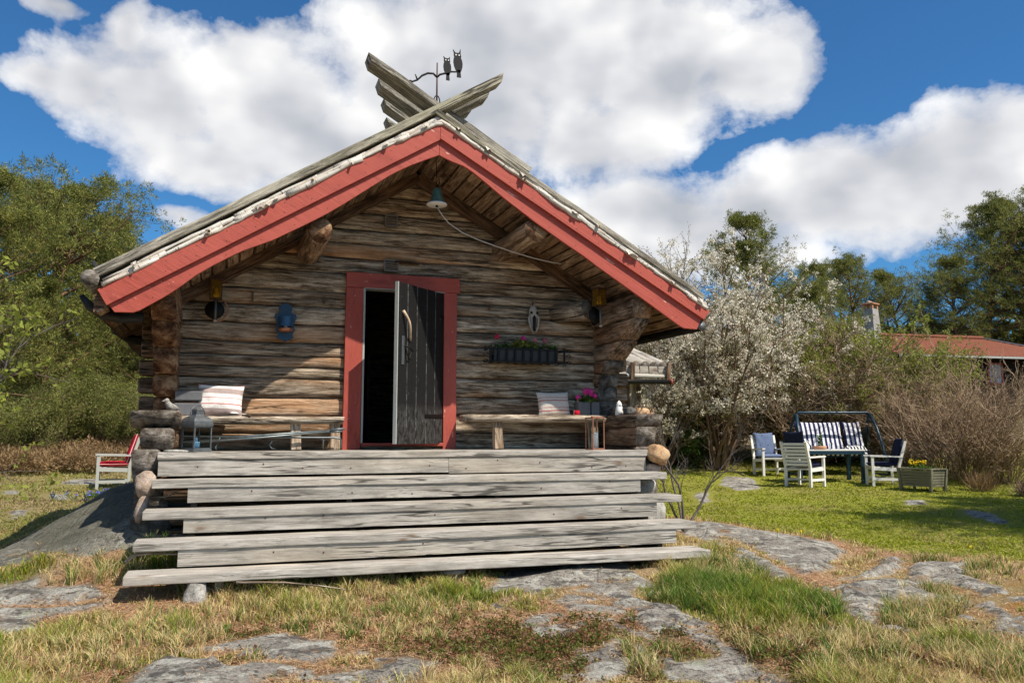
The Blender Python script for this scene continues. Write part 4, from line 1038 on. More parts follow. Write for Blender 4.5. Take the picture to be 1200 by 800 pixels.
# board along each gable edge
x1 = 3.0
rp.board((RX-.05, -1.10, zs(RX)+.30), (x1, -1.10, zs(x1)+.315), .17, .055, Vector((.575, 0, 1)), 16, .010, (1.05, .3, 0))
rp.board((RX+.05, -1.10, zs(RX)+.285), (x1-.3, -1.11, zs(x1-.3)+.29), .15, .03, Vector((.575, 0, 1)), 12, .012, (.8, .3, 0))
rp.build('roof_planks', M['roofwood'], cabin, bevel=.004)
def ridge_plank(tip, y, side, w=.24, t=.06, down=1.2, tone=(1, .2, 0), dz=0.0):
    """side -1: lies on the right slope and points up-left past the ridge"""
    k = .575 if side < 0 else .628
    d = Vector((side, 0, k)).normalized(); up = Vector((-side*k, 0, 1)).normalized()
    tipv = Vector((tip[0], y, tip[1])); 
    L = (abs(tip[0]-RX)/abs(d.x))+down; end = tipv-d*L
    b = MB(); b.board(tipv, end, w, t, up, 14, .008, tone, w1=w*1.05)
    # bevelled tip
    for i in range(4):
        p = Vector(b.v[i]); 
        if (p-tipv).dot(up) < 0: b.v[i] = tuple(p-d*.07)
    return b.build('ridge_plank', M['roofwood'], cabin, bevel=.004)
for (tip, y, w) in (((-.76, 4.00), -.86, .26), ((-.58, 3.955), -.40, .24), ((-.43, 3.95), .08, .22), ((-.31, 3.93), .56, .22)):
    ridge_plank(tip, y, -1, w)
ridge_plank((.66, 3.90), -1.08, 1, .20, .075, 3.62, (1.15, .25, 0)); ridge_plank((.65, 3.90), -.64, 1, .24); ridge_plank((.60, 3.92), -.16, 1, .22)
# eave logs and the curved eave hooks
el = MB(); el.tube([(-3.13, -1.20, 1.50), (-3.14, 2, 1.50), (-3.13, 3.2, 1.50)], .075, 12, (1, .2, 0), 0, True, 1, jit=.15); el.build('eave_log', [M['roofwood'], M['end']], cabin, smooth=True)
el = MB(); el.tube([(3.10, -1.02, 1.50), (3.10, 2, 1.50), (3.10, 3.2, 1.50)], .05, 12, (1, .2, 0), 0, True, 1, jit=.15); el.build('eave_log', [M['roofwood'], M['end']], cabin, smooth=True)
el = MB(); el.tube([(3.0, -1.12, 1.36), (2.97, 2, 1.36), (2.97, 3.2, 1.36)], .055, 12, (.6, 0, 0), 0, True, 1); el.build('gutter', [M['black'], M['zinc']], cabin, smooth=True)
el = MB(); el.board((-3.0, -1.09, 1.38), (-3.12, -1.09, 1.66), .03, .09, (0, 1, 0), 3, .006); el.build('eave_bracket', M['black'], cabin, bevel=.004)
for y, z in ((-.85, 1.20), (1.05, 1.20), (2.85, 1.20)):
    hk = MB(); pts = [(-2.72, y, z+.02), (-2.9, y, z+.01), (-3.05, y, z+.03), (-3.17, y, z+.10), (-3.24, y, z+.19)]
    hk.tube(pts, [.05, .052, .052, .042, .022], 8, (1, 0, 0), jit=.2); hk.build('eave_hook', M['black'], cabin, smooth=True)
# foundation under the front: rough boards and stones seen between the treads
fd = MB()
fd.board((-2.45, -1.0, -.62), (2.2, -1.0, -.62), .05, .5, (0, 0, 1), 1, 0, (.5, .2, 0))
fd.board((-2.46, -1.12, -.35), (-2.15, -1.12, -.35), .04, .13, (0, 0, 1), 1, 0, (.9, .5, 0)); fd.board((-2.46, -1.10, -.56), (-2.1, -1.10, -.55), .04, .16, (0, 0, 1), 1, 0, (.7, .2, 0)); fd.board((-2.5, -1.14, -.74), (-2.05, -1.14, -.75), .05, .14, (0, 0, 1), 1, 0, (.8, .2, 0))
fd.build('base_boards', M['logdark'], cabin)

# ---------------------------------------------------------------- deck and steps
steps = thing('wooden_steps', 'wide silver grey plank steps leading up to the cabin door', 'steps', (0, 0, 0))
tr = [(-.02-.030, -2.53, 2.24, -1.22, .30, -.01), (-.225, -2.53, 2.30, -1.50, .27, .0), (-.445, -2.57, 2.31, -1.76, .29, .01), (-.665, -2.60, 2.30, -2.02, .30, .0), (-.885, -2.63, 2.29, -2.28, .31, .0)]
ttone = [(1.0, .0), (1.06, .12), (1.0, .05), (1.02, .08), (1.08, .1)]
for k, (zt, xa, xb, yf, dp, sk) in enumerate(tr[1:]):
    b = MB(); yc = yf+dp/2
    z = zt-.035
    dl = -.012 if k == 3 else (.0, .01, .0)[k]
    b.board((xa, yc, z-dl), (xb, yc, z+dl), dp, .068, (0, 0, 1), 26, .004, (ttone[k+1][0], ttone[k+1][1], 0), endmi=1)
    b.build('tread', [M['grey'], M['grey']], steps, bevel=.007)
# deck: a front plank (nosing), planks behind it and the fascia in two lengths
b = MB(); b.board((-2.52, -1.13, -.032), (2.27, -1.13, -.034), .20, .062, (0, 0, 1), 26, .003, (1.06, .05, 0)); b.build('deck_plank', M['grey'], steps, bevel=.006)
y = -1.02
while y < -.06:
    b = MB(); b.board((-2.38, y+.075, -.030), (2.12, y+.075, -.030), .145, .05, (0, 0, 1), 12, .003); b.build('deck_plank', M['grey'], steps, bevel=.004); y += .15
for (xa, xb, za, zb, y) in ((-2.51, .07, -.066, -.205, -1.20), (.075, 2.21, -.066, -.215, -1.20), (-2.25, 2.0, -.262, -.415, -1.468), (-2.26, 2.04, -.482, -.635, -1.728), (-2.28, 2.09, -.702, -.86, -1.985)):
    b = MB(); b.board((xa, y, (za+zb)/2), (xb, y, (za+zb)/2), .035, za-zb, (0, 0, 1), 20, .004, (rnd.uniform(.9, 1.05), .1, 0))
    for q in range(5):
        xn = xa+(xb-xa)*(q+.5+rnd.uniform(-.35, .35))/5; zn = (za+zb)/2+rnd.uniform(-.3, .3)*(za-zb)
        b.tube([(xn, y-.014, zn), (xn, y-.0205, zn)], .007, 7, (1, 0, 0), 1)
    b.build('riser', [M['grey'], M['rustiron']], steps)
for x in (-2.2, -.9, .5, 1.95):
    b = MB(); b.prism([(-1.17, -.10), (-1.17, -.3), (-1.43, -.3), (-1.43, -.52), (-1.68, -.52), (-1.68, -.74), (-1.95, -.74), (-1.95, -.96), (-1.0, -.96), (-1.0, -.10)], x-.025, x+.025, 'X', (.6, 0, 0)); b.build('stringer', M['logdark'], steps)
for x in (-1.97, 2.17):
    b = MB(); b.board((x, -2.14, -1.2), (x, -2.14, -.955), .07, .07, (0, 1, 0), 2, .004); b.build('support_post', M['grey'], steps, bevel=.004)

# ---------------------------------------------------------------- benches on the porch
def bench(label, xa, xb, y, zt, legs, tone):
    t = thing('porch_bench', label, 'bench', ((xa+xb)/2, y, 0), 0, 'plank benches against the cabin wall')
    hl = (xb-xa)/2; b = MB(); n = 26; P = 12; vs = []; gs = []; o = rnd.uniform(0, 40)
    for i in range(n+1):
        x = -hl+2*hl*i/n
        th = .075+.014*n3((x*1.3, 0, o)); dpt = .40
        for j in range(P):
            an = 2*math.pi*j/P; c, s = math.cos(an), math.sin(an)
            cy = math.copysign(abs(c)**.35, c); cz = math.copysign(abs(s)**.5, s)
            yy = cy*dpt/2+.022*n3((x*1.8, c, o+3)); zz = zt-th/2+cz*th/2
            if s > .3: zz = zt+.004*n3((x*4, yy*6, o))
            vs.append((x+.02*n3((c*2, s*2, i > n/2), 1, o)*(i in (0, n)), yy, zz)); gs.append((x+o, yy+o, zz))
    fs = [(i*P+j, i*P+(j+1) % P, (i+1)*P+(j+1) % P, (i+1)*P+j) for i in range(n) for j in range(P)]
    fs.append(tuple(range(P))[::-1]); fs.append(tuple(n*P+j for j in range(P)))
    fs = [f[::-1] for f in fs]; fs = [f[::-1] for f in fs]
    b.add(vs, fs, gs, tone); b.build('seat', M['bench'], t, smooth=True)
    for lx in legs:
        b = MB(); b.board((lx+.01, -.10, 0), (lx, -.10, zt-.06), .10, .09, (0, -1, 0), 4, .008, (1.1, .3, 0)); b.build('leg', M['bench'], t, bevel=.008)
    return t
b1 = bench('rough grey plank bench left of the door, over folded metal tubes', -2.40, -.84, -.28, .335, (.31, .70), (1.05, .1, 0))
b2 = bench('long half log plank bench right of the door, beneath the flower box', .49, 2.13, -.28, .375, (-.47, .68), (1.1, .25, 0))

# ---------------------------------------------------------------- shared small builders
def stone_mesh(size, seed, sub=3, rough=.22):
    import bmesh
    bm = bmesh.new(); bmesh.ops.create_icosphere(bm, subdivisions=sub, radius=1)
    for v in bm.verts:
        p = v.co.copy(); k = 1+rough*mnoise.noise(p*1.3+Vector((seed, 0, 0)))*1.6+rough*.35*mnoise.noise(p*4+Vector((0, seed, 0)))
        q = p*k; q = Vector(math.copysign(abs(c)**.8, c) for c in q)
        v.co = Vector((q.x*size[0], q.y*size[1], q.z*size[2]))
    me = bpy.data.meshes.new('stone'); bm.to_mesh(me); bm.free()
    me.polygons.foreach_set('use_smooth', [True]*len(me.polygons))
    return me
def stone(name, label, cat, loc, size, seed, mat, group=None, rot=(0, 0, 0), sub=3, parent=None):
    me = stone_mesh(size, seed, sub); me.materials.append(mat)
    o = bpy.data.objects.new(name, me); COL.objects.link(o); o.location = loc; o.rotation_euler = rot
    if parent: o.parent = parent
    else: tag(o, label, cat, group)
    return o
def pillow(name, label, cat, loc, rot, wv, hv, tv, mat, group=None, sag=0.0, pinch=.5, parent=None, seed=0):
    """cushion standing in its own X (width) - Z (height) plane"""
    b = MB()
    for s in (-1, 1):
        def fn(u, v, s=s):
            a = 2*u-1; c = 2*v-1
            t = ((1-a**2)*(1-c**2))
            t = max(t, 0)**pinch
            ex = 1-.07*(1-abs(c)**2)*abs(a)**3; ez = 1-.07*(1-abs(a)**2)*abs(c)**3
            wr = .012*mnoise.noise(Vector((a*2.2, c*2.2, seed+s*3)))+.006*mnoise.noise(Vector((a*6, c*6, seed+s)))
            return (a*wv/2*ex, s*(tv/2*t+wr*t), c*hv/2*ez+sag*abs(a)**2*(c > 0)*c)
        n0 = len(b.f); b.grid(fn, 22, 22)
        if s > 0: b.f[n0:] = [q[::-1] for q in b.f[n0:]]
    o = b.build(name, mat, parent, smooth=True); o.location = loc; o.rotation_euler = rot
    if not parent: tag(o, label, cat, group)
    return o
def leaf_cloud(mb_pts, n, spread, size, seed):
    """random small quads round a list of centres -> V, F, tone"""
    r = np.random.RandomState(seed); P = np.repeat(np.array(mb_pts, float), n, 0)
    N = len(P); P = P+r.randn(N, 3)*np.array(spread); d = r.randn(N, 3); d /= np.linalg.norm(d, axis=1)[:, None]
    s = np.cross(d, r.randn(N, 3)); s /= np.linalg.norm(s, axis=1)[:, None]+1e-6
    L = (size*(.6+.8*r.rand(N)))[:, None]
    V = np.stack([P-d*L*.5, P+s*L*.42, P+d*L*.5, P-s*L*.42], 1).reshape(-1, 3)
    F = np.arange(N*4).reshape(-1, 4); T = np.repeat(np.stack([r.rand(N)]*3, 1), 4, 0)
    return V, F, T
def flower_head(parent, c, rad, mat, seed, n=60, sz=.016, name='flower_head'):
    r = np.random.RandomState(seed); d = r.randn(n, 3); d /= np.linalg.norm(d, axis=1)[:, None]
    P = np.array(c)+d*rad*(.55+.45*r.rand(n))[:, None]; s = np.cross(d, r.randn(n, 3)); s /= np.linalg.norm(s, axis=1)[:, None]; u = np.cross(d, s)
    V = np.stack([P-s*sz, P+u*sz, P+s*sz, P-u*sz], 1).reshape(-1, 3)
    return np_mesh(name, V, np.arange(n*4).reshape(-1, 4), mat, None, parent=parent)

# ---------------------------------------------------------------- weather vane
wv_ = thing('weather_vane', 'black iron weather vane with two owls on a bent branch above the roof ridge', 'weather vane', (-.02, -.95, 3.46))
b = MB(); b.tube([(0, 0, 0), (0, 0, .30), (0, 0, .58)], [.010, .009, .007], 8); b.build('rod', M['rustiron'], wv_, smooth=True)
b = MB(); b.tube([(math.sin(a)*.033, 0, .145+math.cos(a)*.075) for a in [2*math.pi*i/16 for i in range(17)]], .006, 6); b.build('ring', M['iron'], wv_, smooth=True)
b = MB()
b.tube([(.0, 0, .42), (-.04, 0, .455), (-.10, 0, .45), (-.16, 0, .415), (-.21, 0, .36), (-.26, 0, .335), (-.30, 0, .30)], [.011, .011, .011, .011, .010, .009, .006], 6)
b.tube([(-.21, 0, .36), (-.225, 0, .40), (-.235, 0, .42)], [.009, .007, .004], 6); b.tube([(-.26, 0, .335), (-.285, 0, .345), (-.30, 0, .34)], [.008, .006, .004], 6)
b.tube([(.0, 0, .42), (.03, 0, .455), (.08, 0, .475), (.15, 0, .505), (.24, 0, .515)], [.011, .011, .011, .010, .007], 6)
b.build('branch', M['iron'], wv_, smooth=True)
def owl(cx, z0, h, wv, lean, tufts):
    prof = [(-.12, 0), (-.30, .10), (-.46, .30), (-.50, .48), (-.44, .64), (-.36, .72), (-.40, .82), (-.36, .90)]
    tl = [(-.44, 1.0+.06*tufts), (-.20, .93)]; tr_ = [(.16, .93), (.40, 1.0+.12*tufts)]
    pr = [(.36, .88), (.42, .78), (.36, .70), (.46, .60), (.50, .44), (.44, .26), (.28, .08), (.12, 0)]
    P = [(cx+x*wv+lean*z, z0+z*h) for x, z in prof+tl+tr_+pr]
    b = MB(); b.prism(P, -.006, .006, 'Y'); o = b.build('owl', M['iron'], wv_)
    e = MB()
    for s in (-1, 1): e.tube([(cx+s*wv*.17+lean*.8, -.010, z0+h*.82), (cx+s*wv*.17+lean*.8, -.006, z0+h*.82)], h*.035, 8)
    e.build('eyes', M['white'], o)
    t = MB(); t.prism([(cx-.2*wv, z0-.05), (cx+.25*wv, z0-.05), (cx+.18*wv, z0+.03), (cx-.18*wv, z0+.03)], -.006, .006, 'Y'); t.build('tail', M['iron'], o)
owl(.115, .455, .205, .085, -.012, .3); owl(.235, .505, .235, .10, -.02, 1.2)

# ---------------------------------------------------------------- bell with its cord
bell = thing('bell', 'green weathered bell hanging under the gable with a long pull cord', 'bell', (.05, -.72, 2.60))
b = MB(); b.lathe([(.0, .155), (.035, .155), (.045, .14), (.052, .10), (.062, .05), (.080, .012), (.098, -.012), (.108, -.022), (.100, -.026), (.085, -.005), (.06, .02), (.05, .08), (0, .12)], (0, 0, 0), 28); b.build('bell_body', M['verdigris'], bell, smooth=True)
b = MB(); b.lathe([(.106, -.030), (.1105, -.024), (.106, -.014), (.096, -.008)], (0, 0, 0), 28); b.build('bell_rim', M['white'], bell, smooth=True)
b = MB(); b.tube([(0, 0, .15), (0, 0, .19)], .012, 8); b.tube([(0, .0, .18), (-.012, 0, .24), (-.004, .01, .33), (-.01, .02, .46)], .0045, 6); b.tube([(0, 0, .18), (.025, 0, .22), (.02, .01, .27)], .005, 6); b.build('hanger', M['iron'], bell, smooth=True)
b = MB(); b.tube([(0, 0, .05), (0, 0, -.03)], .006, 6); b.tube([(0, 0, -.03), (0, 0, -.05)], .014, 8); b.build('clapper', M['iron'], bell, smooth=True)
b = MB(); pts = [(0, 0, -.045), (.05, 0, -.12), (.13, 0, -.21), (.28, .0, -.30), (.46, .0, -.365), (.66, 0, -.42), (.86, 0, -.47), (1.1, 0, -.52), (1.30, .0, -.55), (1.42, 0, -.56)]
b.tube(pts, .006, 6); b.build('pull_cord', M['rope'], bell, smooth=True)

# ---------------------------------------------------------------- porch lamps
def make_lamp(label, loc, rz, bent):
    t = thing('wall_lamp', label, 'wall lamp', loc, rz, 'glass and metal lamps on the porch wall')
    b = MB(); b.board((0, .10, -.20), (0, .10, .22), .035, .02, (0, -1, 0)); b.tube([(0, .10, .18), (0, .02, .22), (0, -.0, .20)], .008, 6); b.build('bracket', M['iron'], t)
    b = MB()
    for sx_ in (-1, 1):
        for sy_ in (-1, 1): b.board((sx_*.055, sy_*.055, .01), (sx_*.055, sy_*.055, .20), .008, .008, (0, 1, 0))
    for z in (.01, .20):
        for s in (-1, 1): b.board((-.06, s*.055, z), (.06, s*.055, z), .008, .01); b.board((s*.055, -.06, z), (s*.055, .06, z), .008, .01)
    b.board((0, 0, .20), (0, 0, .215), .12, .12, (0, 1, 0)); b.build('lamp_frame', M['rustiron'], t)
    b = MB()
    for s in (-1, 1): b.board((-.052, s*.052, .105), (.052, s*.052, .105), .003, .18); b.board((s*.052, -.05, .105), (s*.052, .05, .105), .003, .18)
    b.build('glass_pane', M['amber'], t)
    b = MB(); b.lathe([(.0, 0), (.022, .005), (.03, .03), (.018, .06), (.022, .09), (.0, .11)], (0, 0, .02), 12); b.build('bulb', M['yellow'], t, smooth=True)
    b = MB(); b.tube([(0, -.02, .0), (0, -.02, -.12), (0, -.02, -.21)], [.012, .014, .012], 8); b.build('stem', M['zinc'], t, smooth=True)
    b = MB(); b.lathe([(.0, -.02), (.018, -.018), (.02, 0), (.0, .01)], (0, -.02, -.215), 10); b.build('stem_cap', M['bone'], t, smooth=True)
    b = MB(); b.lathe([(.0, .012), (.085, 0), (.095, -.012), (.085, -.016), (0, -.004)], (0, 0, 0), 24); o = b.build('reflector', M['iron'], t, smooth=True); o.rotation_euler = (R(90), 0, 0); o.location = (-.01, .05, -.10)
    if bent:
        b = MB(); b.tube([(.02+.10*math.cos(a), .04, -.10+.115*math.sin(a)) for a in [R(-120+i*15) for i in range(13)]], .010, 6); b.build('coil', M['copper'], t, smooth=True)
    return t
make_lamp('amber glass porch lamp with a coiled ring at the left end of the wall', (-2.12, -.14, 1.53), 0, True)
make_lamp('dim amber glass porch lamp in front of the beam end at the right corner', (1.98, -.62, 1.60), .3, False)

# ---------------------------------------------------------------- blue tin candle sconce
sc = thing('candle_sconce', 'blue painted tin candle sconce hung on the log wall', 'candle holder', (-1.42, -.06, 1.32))
b = MB(); P = [(0, -.19), (.05, -.165), (.09, -.15), (.075, -.11), (.10, -.06), (.085, .0), (.10, .035), (.115, .075), (.105, .105), (.075, .11), (.058, .125), (.07, .16), (.055, .195), (.025, .215), (0, .222)]
P = P+[(-x, z) for x, z in P[-2:0:-1]]; b.prism(P, -.008, .004, 'Y'); b.build('back_plate', M['bluedark'], sc, bevel=.002)
b = MB(); b.grid(lambda u, v: (.075*math.sin((u-.5)*math.pi), -.012-.075*math.cos((u-.5)*math.pi), -.03+.105*v), 14, 2); b.build('tin_shade', M['bluetin'], sc, smooth=True)
b = MB(); b.lathe([(.0, -.09), (.055, -.088), (.078, -.07), (.08, -.05), (.075, -.05), (.0, -.065)], (0, -.045, .0), 18); b.build('drip_tray', M['copper'], sc, smooth=True)
b = MB(); b.tube([(0, -.045, -.065), (0, -.045, .02)], .018, 10); b.build('candle', M['whitewax'], sc, smooth=True)

# ---------------------------------------------------------------- skull trophy
sk = thing('animal_skull', 'small long animal skull hung from a nail above the flower box', 'skull', (1.385, -.06, 1.52))
b = MB(); prof = [(-.19, .008), (-.15, .020), (-.10, .030), (-.04, .040), (.02, .050), (.06, .054), (.10, .048), (.13, .03), (.15, .01)]
b.grid(lambda u, v: (lambda k, f: ((prof[k][1]*(1-f)+prof[min(k+1, 8)][1]*f)*math.cos(v*2*math.pi), -.015-(prof[k][1]*(1-f)+prof[min(k+1, 8)][1]*f)*.7*math.sin(v*2*math.pi), prof[k][0]*(1-f)+prof[min(k+1, 8)][0]*f))(min(7, int(u*8)), u*8-min(7, int(u*8))), 24, 18)
b.build('skull', M['bone'], sk, smooth=True)
b = MB()
for s in (-1, 1):
    b.grid(lambda u, v, s=s: (s*.036+.016*math.cos(v*6.283)*math.sin(u*3.1416), -.048-.006*math.cos(u*3.1416), .055+.018*math.sin(v*6.283)*math.sin(u*3.1416)), 6, 10)
b.prism([(-.012, -.16), (.012, -.16), (.022, .0), (.0, .03), (-.022, .0)], -.052, -.04, 'Y'); b.build('dark_sockets', M['dark'], sk)
b = MB()
for s in (-1, 1): b.tube([(s*.035, -.02, .04), (s*.062, -.03, -.01), (s*.05, -.045, -.10), (s*.018, -.05, -.175)], [.016, .014, .012, .006], 8)
b.build('jaw_bones', M['bone'], sk, smooth=True)
b = MB(); b.tube([(0, .02, .13), (0, -.01, .19)], .007, 6); b.build('nail', M['iron'], sk)

# ---------------------------------------------------------------- flower box on the wall
fb = thing('flower_box', 'black iron wall flower box planted with pink and crimson geraniums', 'flower box', (1.25, -.15, 1.06))
b = MB(); b.prism([(-.075, -.085), (.075, -.085), (.09, .075), (.08, .075), (.068, -.075), (-.068, -.075), (-.08, .075), (-.09, .075)], -.40, .38, 'X'); b.prism([(-.08, .0), (.08, .0), (.08, .05), (-.08, .05)], -.395, -.38, 'X'); b.prism([(-.08, -.07), (.08, -.07), (.08, .06), (-.08, .06)], .37, .38, 'X'); b.build('planter', M['plastic'], fb, bevel=.003)
b = MB(); b.prism([(-.072, .035), (.072, .035), (.072, .045), (-.072, .045)], -.39, .37, 'X'); b.build('soil', M['brown'], fb)
b = MB()
for z in (-.075, .06):
    b.board((-.50, -.098, z), (.50, -.098, z), .012, .012); b.board((-.46, .10, z), (-.46, -.10, z), .012, .012, (0, 0, 1)); b.board((.46, .10, z), (.46, -.10, z), .012, .012, (0, 0, 1))
for i in range(10):
    x = -.45+.10*i
    b.board((x, -.10, -.09), (x, -.10, .075), .022, .010, (0, -1, 0))
    for z, s in ((.08, 1), (-.095, -1)): b.tube([(x-.02, -.10, z), (x-.012, -.10, z+s*.014), (x, -.10, z+s*.004), (x+.012, -.10, z+s*.014), (x+.02, -.10, z)], .005, 5)
for s in (-1, 1):
    for z in (-.075, .0, .06): b.tube([(s*.47, -.098, z), (s*.505, -.098, z+.02), (s*.53, -.098, z+.005), (s*.515, -.098, z-.018)], .006, 5)
b.build('iron_rack', M['iron'], fb)
def foliage(parent, pts, n, spread, size, seed, mat='leaf', name='leaves'):
    V, F, T = leaf_cloud(pts, n, spread, size, seed); return np_mesh(name, V, F, M[mat], T, parent=parent)
foliage(fb, [(-.33, 0, .09), (-.22, 0, .10), (.22, 0, .10), (.32, 0, .08), (.36, 0, .09)], 34, (.035, .03, .022), .034, 3, 'leaf')
foliage(fb, [(-.10, 0, .11), (-.03, -.02, .13), (.05, -.02, .12), (-.08, -.03, .14), (.1, -.02, .10)], 60, (.04, .035, .03), .034, 4, 'springleaf')
for (x, z, rr, mt, sd_) in ((-.345, .205, .034, 'petalred', 1), (-.035, .20, .032, 'petalpink', 2), (.115, .185, .023, 'petalrose', 3), (.235, .18, .023, 'petalrose', 4), (-.02, .185, .022, 'petalpink', 6)):
    fh = flower_head(fb, (x, -.03, z), rr, M[mt], sd_, 46, .011)
    b = MB(); b.tube([(x*.97, 0, .08), (x, -.02, z-.01)], .003, 5); b.build('stalk', M['leaf'], fb)

# ---------------------------------------------------------------- cushions, lanterns, pots on the benches
pillow('cushion', 'linen cushion with grey and red stripes, half in sun, on the left bench', 'cushion', (-2.035, -.27, .335+.155), (R(-14), R(2), R(-3)), .44, .33, .16, M['pillowL'], 'cushions on the porch benches', .0, .42)
pillow('cushion', 'pale cushion with thin rusty stripes on the right bench below the flower box', 'cushion', (1.55, -.28, .375+.128), (R(-12), R(-1.5), R(2)), .40, .285, .15, M['pillowR'], 'cushions on the porch benches', .0, .42, seed=4)
ra = thing('rag', 'crumpled cream cloth lying beside the left cushion', 'cloth', (-1.84, -.40, .335))
b = MB(); b.grid(lambda u, v: ((u-.5)*.20, (v-.5)*.10-.05*u, .012+.022*math.sin(u*7)*math.sin(v*5)*(1-u)+.02*(1-u)), 14, 8); b.build('cloth', M['whitewax'], ra, smooth=True)

ln = thing('metal_lantern', 'zinc lantern with a domed top and blue candle on the deck edge', 'lantern', (-2.215, -1.06, 0), R(38))
W2 = .085
b = MB(); b.board((0, 0, .0), (0, 0, .022), .19, .19, (0, 1, 0)); b.build('base', M['zinc'], ln, bevel=.003)
b = MB()
for sx_ in (-1, 1):
    for sy_ in (-1, 1): b.board((sx_*W2, sy_*W2, .02), (sx_*W2, sy_*W2, .225), .012, .012, (0, 1, 0))
for s in (-1, 1):
    for z in (.028, .222): b.board((-W2, s*W2, z), (W2, s*W2, z), .012, .014); b.board((s*W2, -W2, z), (s*W2, W2, z), .012, .014)
b.build('frame', M['zinc'], ln)
b = MB()
for s in (-1, 1): b.board((-W2, s*W2, .125), (W2, s*W2, .125), .002, .20); b.board((s*W2, -W2, .125), (s*W2, W2, .125), .002, .20)
b.build('glass_pane', M['glass'], ln)
prof = [(.138, .225), (.140, .245), (.136, .27), (.122, .293), (.094, .310), (.062, .320), (.058, .33), (.05, .332), (.05, .365), (.058, .37), (.03, .385), (0, .388)]
b = MB(); b.lathe(prof, (0, 0, 0), 4); o = b.build('roof', M['zinc'], ln, bevel=.002); o.rotation_euler = (0, 0, R(45))
b = MB(); b.tube([(.075*math.cos(a), 0, .33+.085*math.sin(a)) for a in [R(i*15) for i in range(13)]], .004, 6); b.build('handle', M['zinc'], ln, smooth=True)
b = MB(); b.lathe([(0, .022), (.03, .022), (.031, .085), (.026, .09), (0, .085)], (0, 0, 0), 16); b.lathe([(0, .085), (.012, .088), (.010, .125), (0, .13)], (0, 0, 0), 8); b.build('candle', M['bluewax'], ln, smooth=True)

cl_ = thing('copper_lantern', 'tall copper framed glass lantern with a white pillar candle on the deck edge', 'lantern', (1.705, -1.05, 0), R(8))
b = MB(); cw = .068
b.board((0, 0, 0), (0, 0, .014), .15, .15, (0, 1, 0)); b.board((0, 0, .325), (0, 0, .337), .15, .15, (0, 1, 0))
for sx_ in (-1, 1):
    for sy_ in (-1, 1): b.board((sx_*cw, sy_*cw, .0), (sx_*cw, sy_*cw, .33), .012, .012, (0, 1, 0))
b.build('frame', M['copper'], cl_, bevel=.002)
b = MB()
for s in (-1, 1): b.board((-cw, s*cw, .17), (cw, s*cw, .17), .002, .31); b.board((s*cw, -cw, .17), (s*cw, cw, .17), .002, .31)
b.build('glass_pane', M['glass'], cl_)
b = MB(); b.lathe([(0, .014), (.034, .014), (.035, .17), (.03, .178), (.01, .172), (0, .172)], (0, 0, 0), 20); b.build('candle', M['whitewax'], cl_, smooth=True)
b = MB(); b.board((0, 0, .337), (0, 0, .35), .06, .06, (0, 1, 0)); b.build('top_cap', M['copper'], cl_)

fp = thing('flower_pot', 'dark square metal pot with a bright magenta geranium on the right bench', 'flower pot', (1.95, -.33, .375))
b = MB()
for (cx, wv) in ((-.065, .15), (.075, .10)): b.board((cx, 0, 0), (cx, 0, .155), wv, .13, (0, -1, 0))
b.build('pot', M['slate'], fp, bevel=.006)
foliage(fp, [(-.06, 0, .17), (.0, 0, .18), (.05, 0, .17), (-.1, -.02, .17), (-.03, -.04, .19)], 46, (.03, .03, .022), .032, 8, 'leaf')
for (x, z, rr, sd_) in ((-.02, .275, .055, 11), (.025, .265, .05, 12), (-.125, .205, .034, 13), (.08, .225, .03, 14)):
    flower_head(fp, (x, -.03, z), rr, M['petalpink'], sd_, 80, .014)
b = MB(); b.tube([(0, 0, .15), (0, -.03, .24)], .004, 5); b.build('stalk', M['leaf'], fp)
rj = thing('red_jar', 'little dark red jar at the front edge of the right bench', 'jar', (1.765, -.44, .375))
b = MB(); b.lathe([(0, 0), (.032, 0), (.036, .02), (.034, .05), (.028, .055), (0, .056)], (0, 0, 0), 14); b.build('jar_body', M['redcush'], rj, smooth=True)

# things on the right log shelf
fg = thing('garden_figure', 'small white weathered gnome like figure on the right log end', 'figurine', (2.19, -.66, .375))
b = MB(); b.lathe([(0, 0), (.045, 0), (.043, .05), (.036, .09), (.030, .10), (.033, .115), (.026, .135), (.012, .155), (0, .165)], (0, 0, 0), 16); b.build('figure_body', M['white'], fg, smooth=True)
b = MB(); b.lathe([(0, .0), (.017, .01), (.015, .02), (0, .028)], (0, -.022, .095), 10); b.build('face', M['bone'], fg, smooth=True)
stone('round_stone', 'dark blue grey stone lying on the right log end', 'stone', (2.26, -.78, .415), (.075, .06, .05), 3, M['stonedark'])
stone('round_stone', 'pale sandy stone on the right log end next to the dark stone', 'stone', (2.385, -.82, .41), (.08, .06, .042), 8, M['stonewarm'])
tf = thing('dried_plant', 'dry brown and red succulent tuft growing on the right log end', 'plant', (2.45, -.70, .375))
foliage(tf, [(.0, 0, .03), (-.05, 0, .03), (.05, 0, .03)], 70, (.03, .03, .022), .026, 31, 'heather')
V_, F_, T_ = leaf_cloud([(.06, .06, .05), (.12, .1, .05), (.02, .1, .05)], 90, (.045, .04, .03), .035, 32); np_mesh('dry_tuft', V_, F_, M['twig'], T_, parent=tf)
rp_ = thing('red_pebbles', 'small pile of reddish pebbles beside the sandy stone', 'pebbles', (2.43, -.88, .375))
for i in range(7): stone('pebble', None, None, (rnd.uniform(-.05, .05), rnd.uniform(-.03, .03), .012), (.018, .015, .012), 50+i, M['terracotta'], sub=1, parent=rp_)

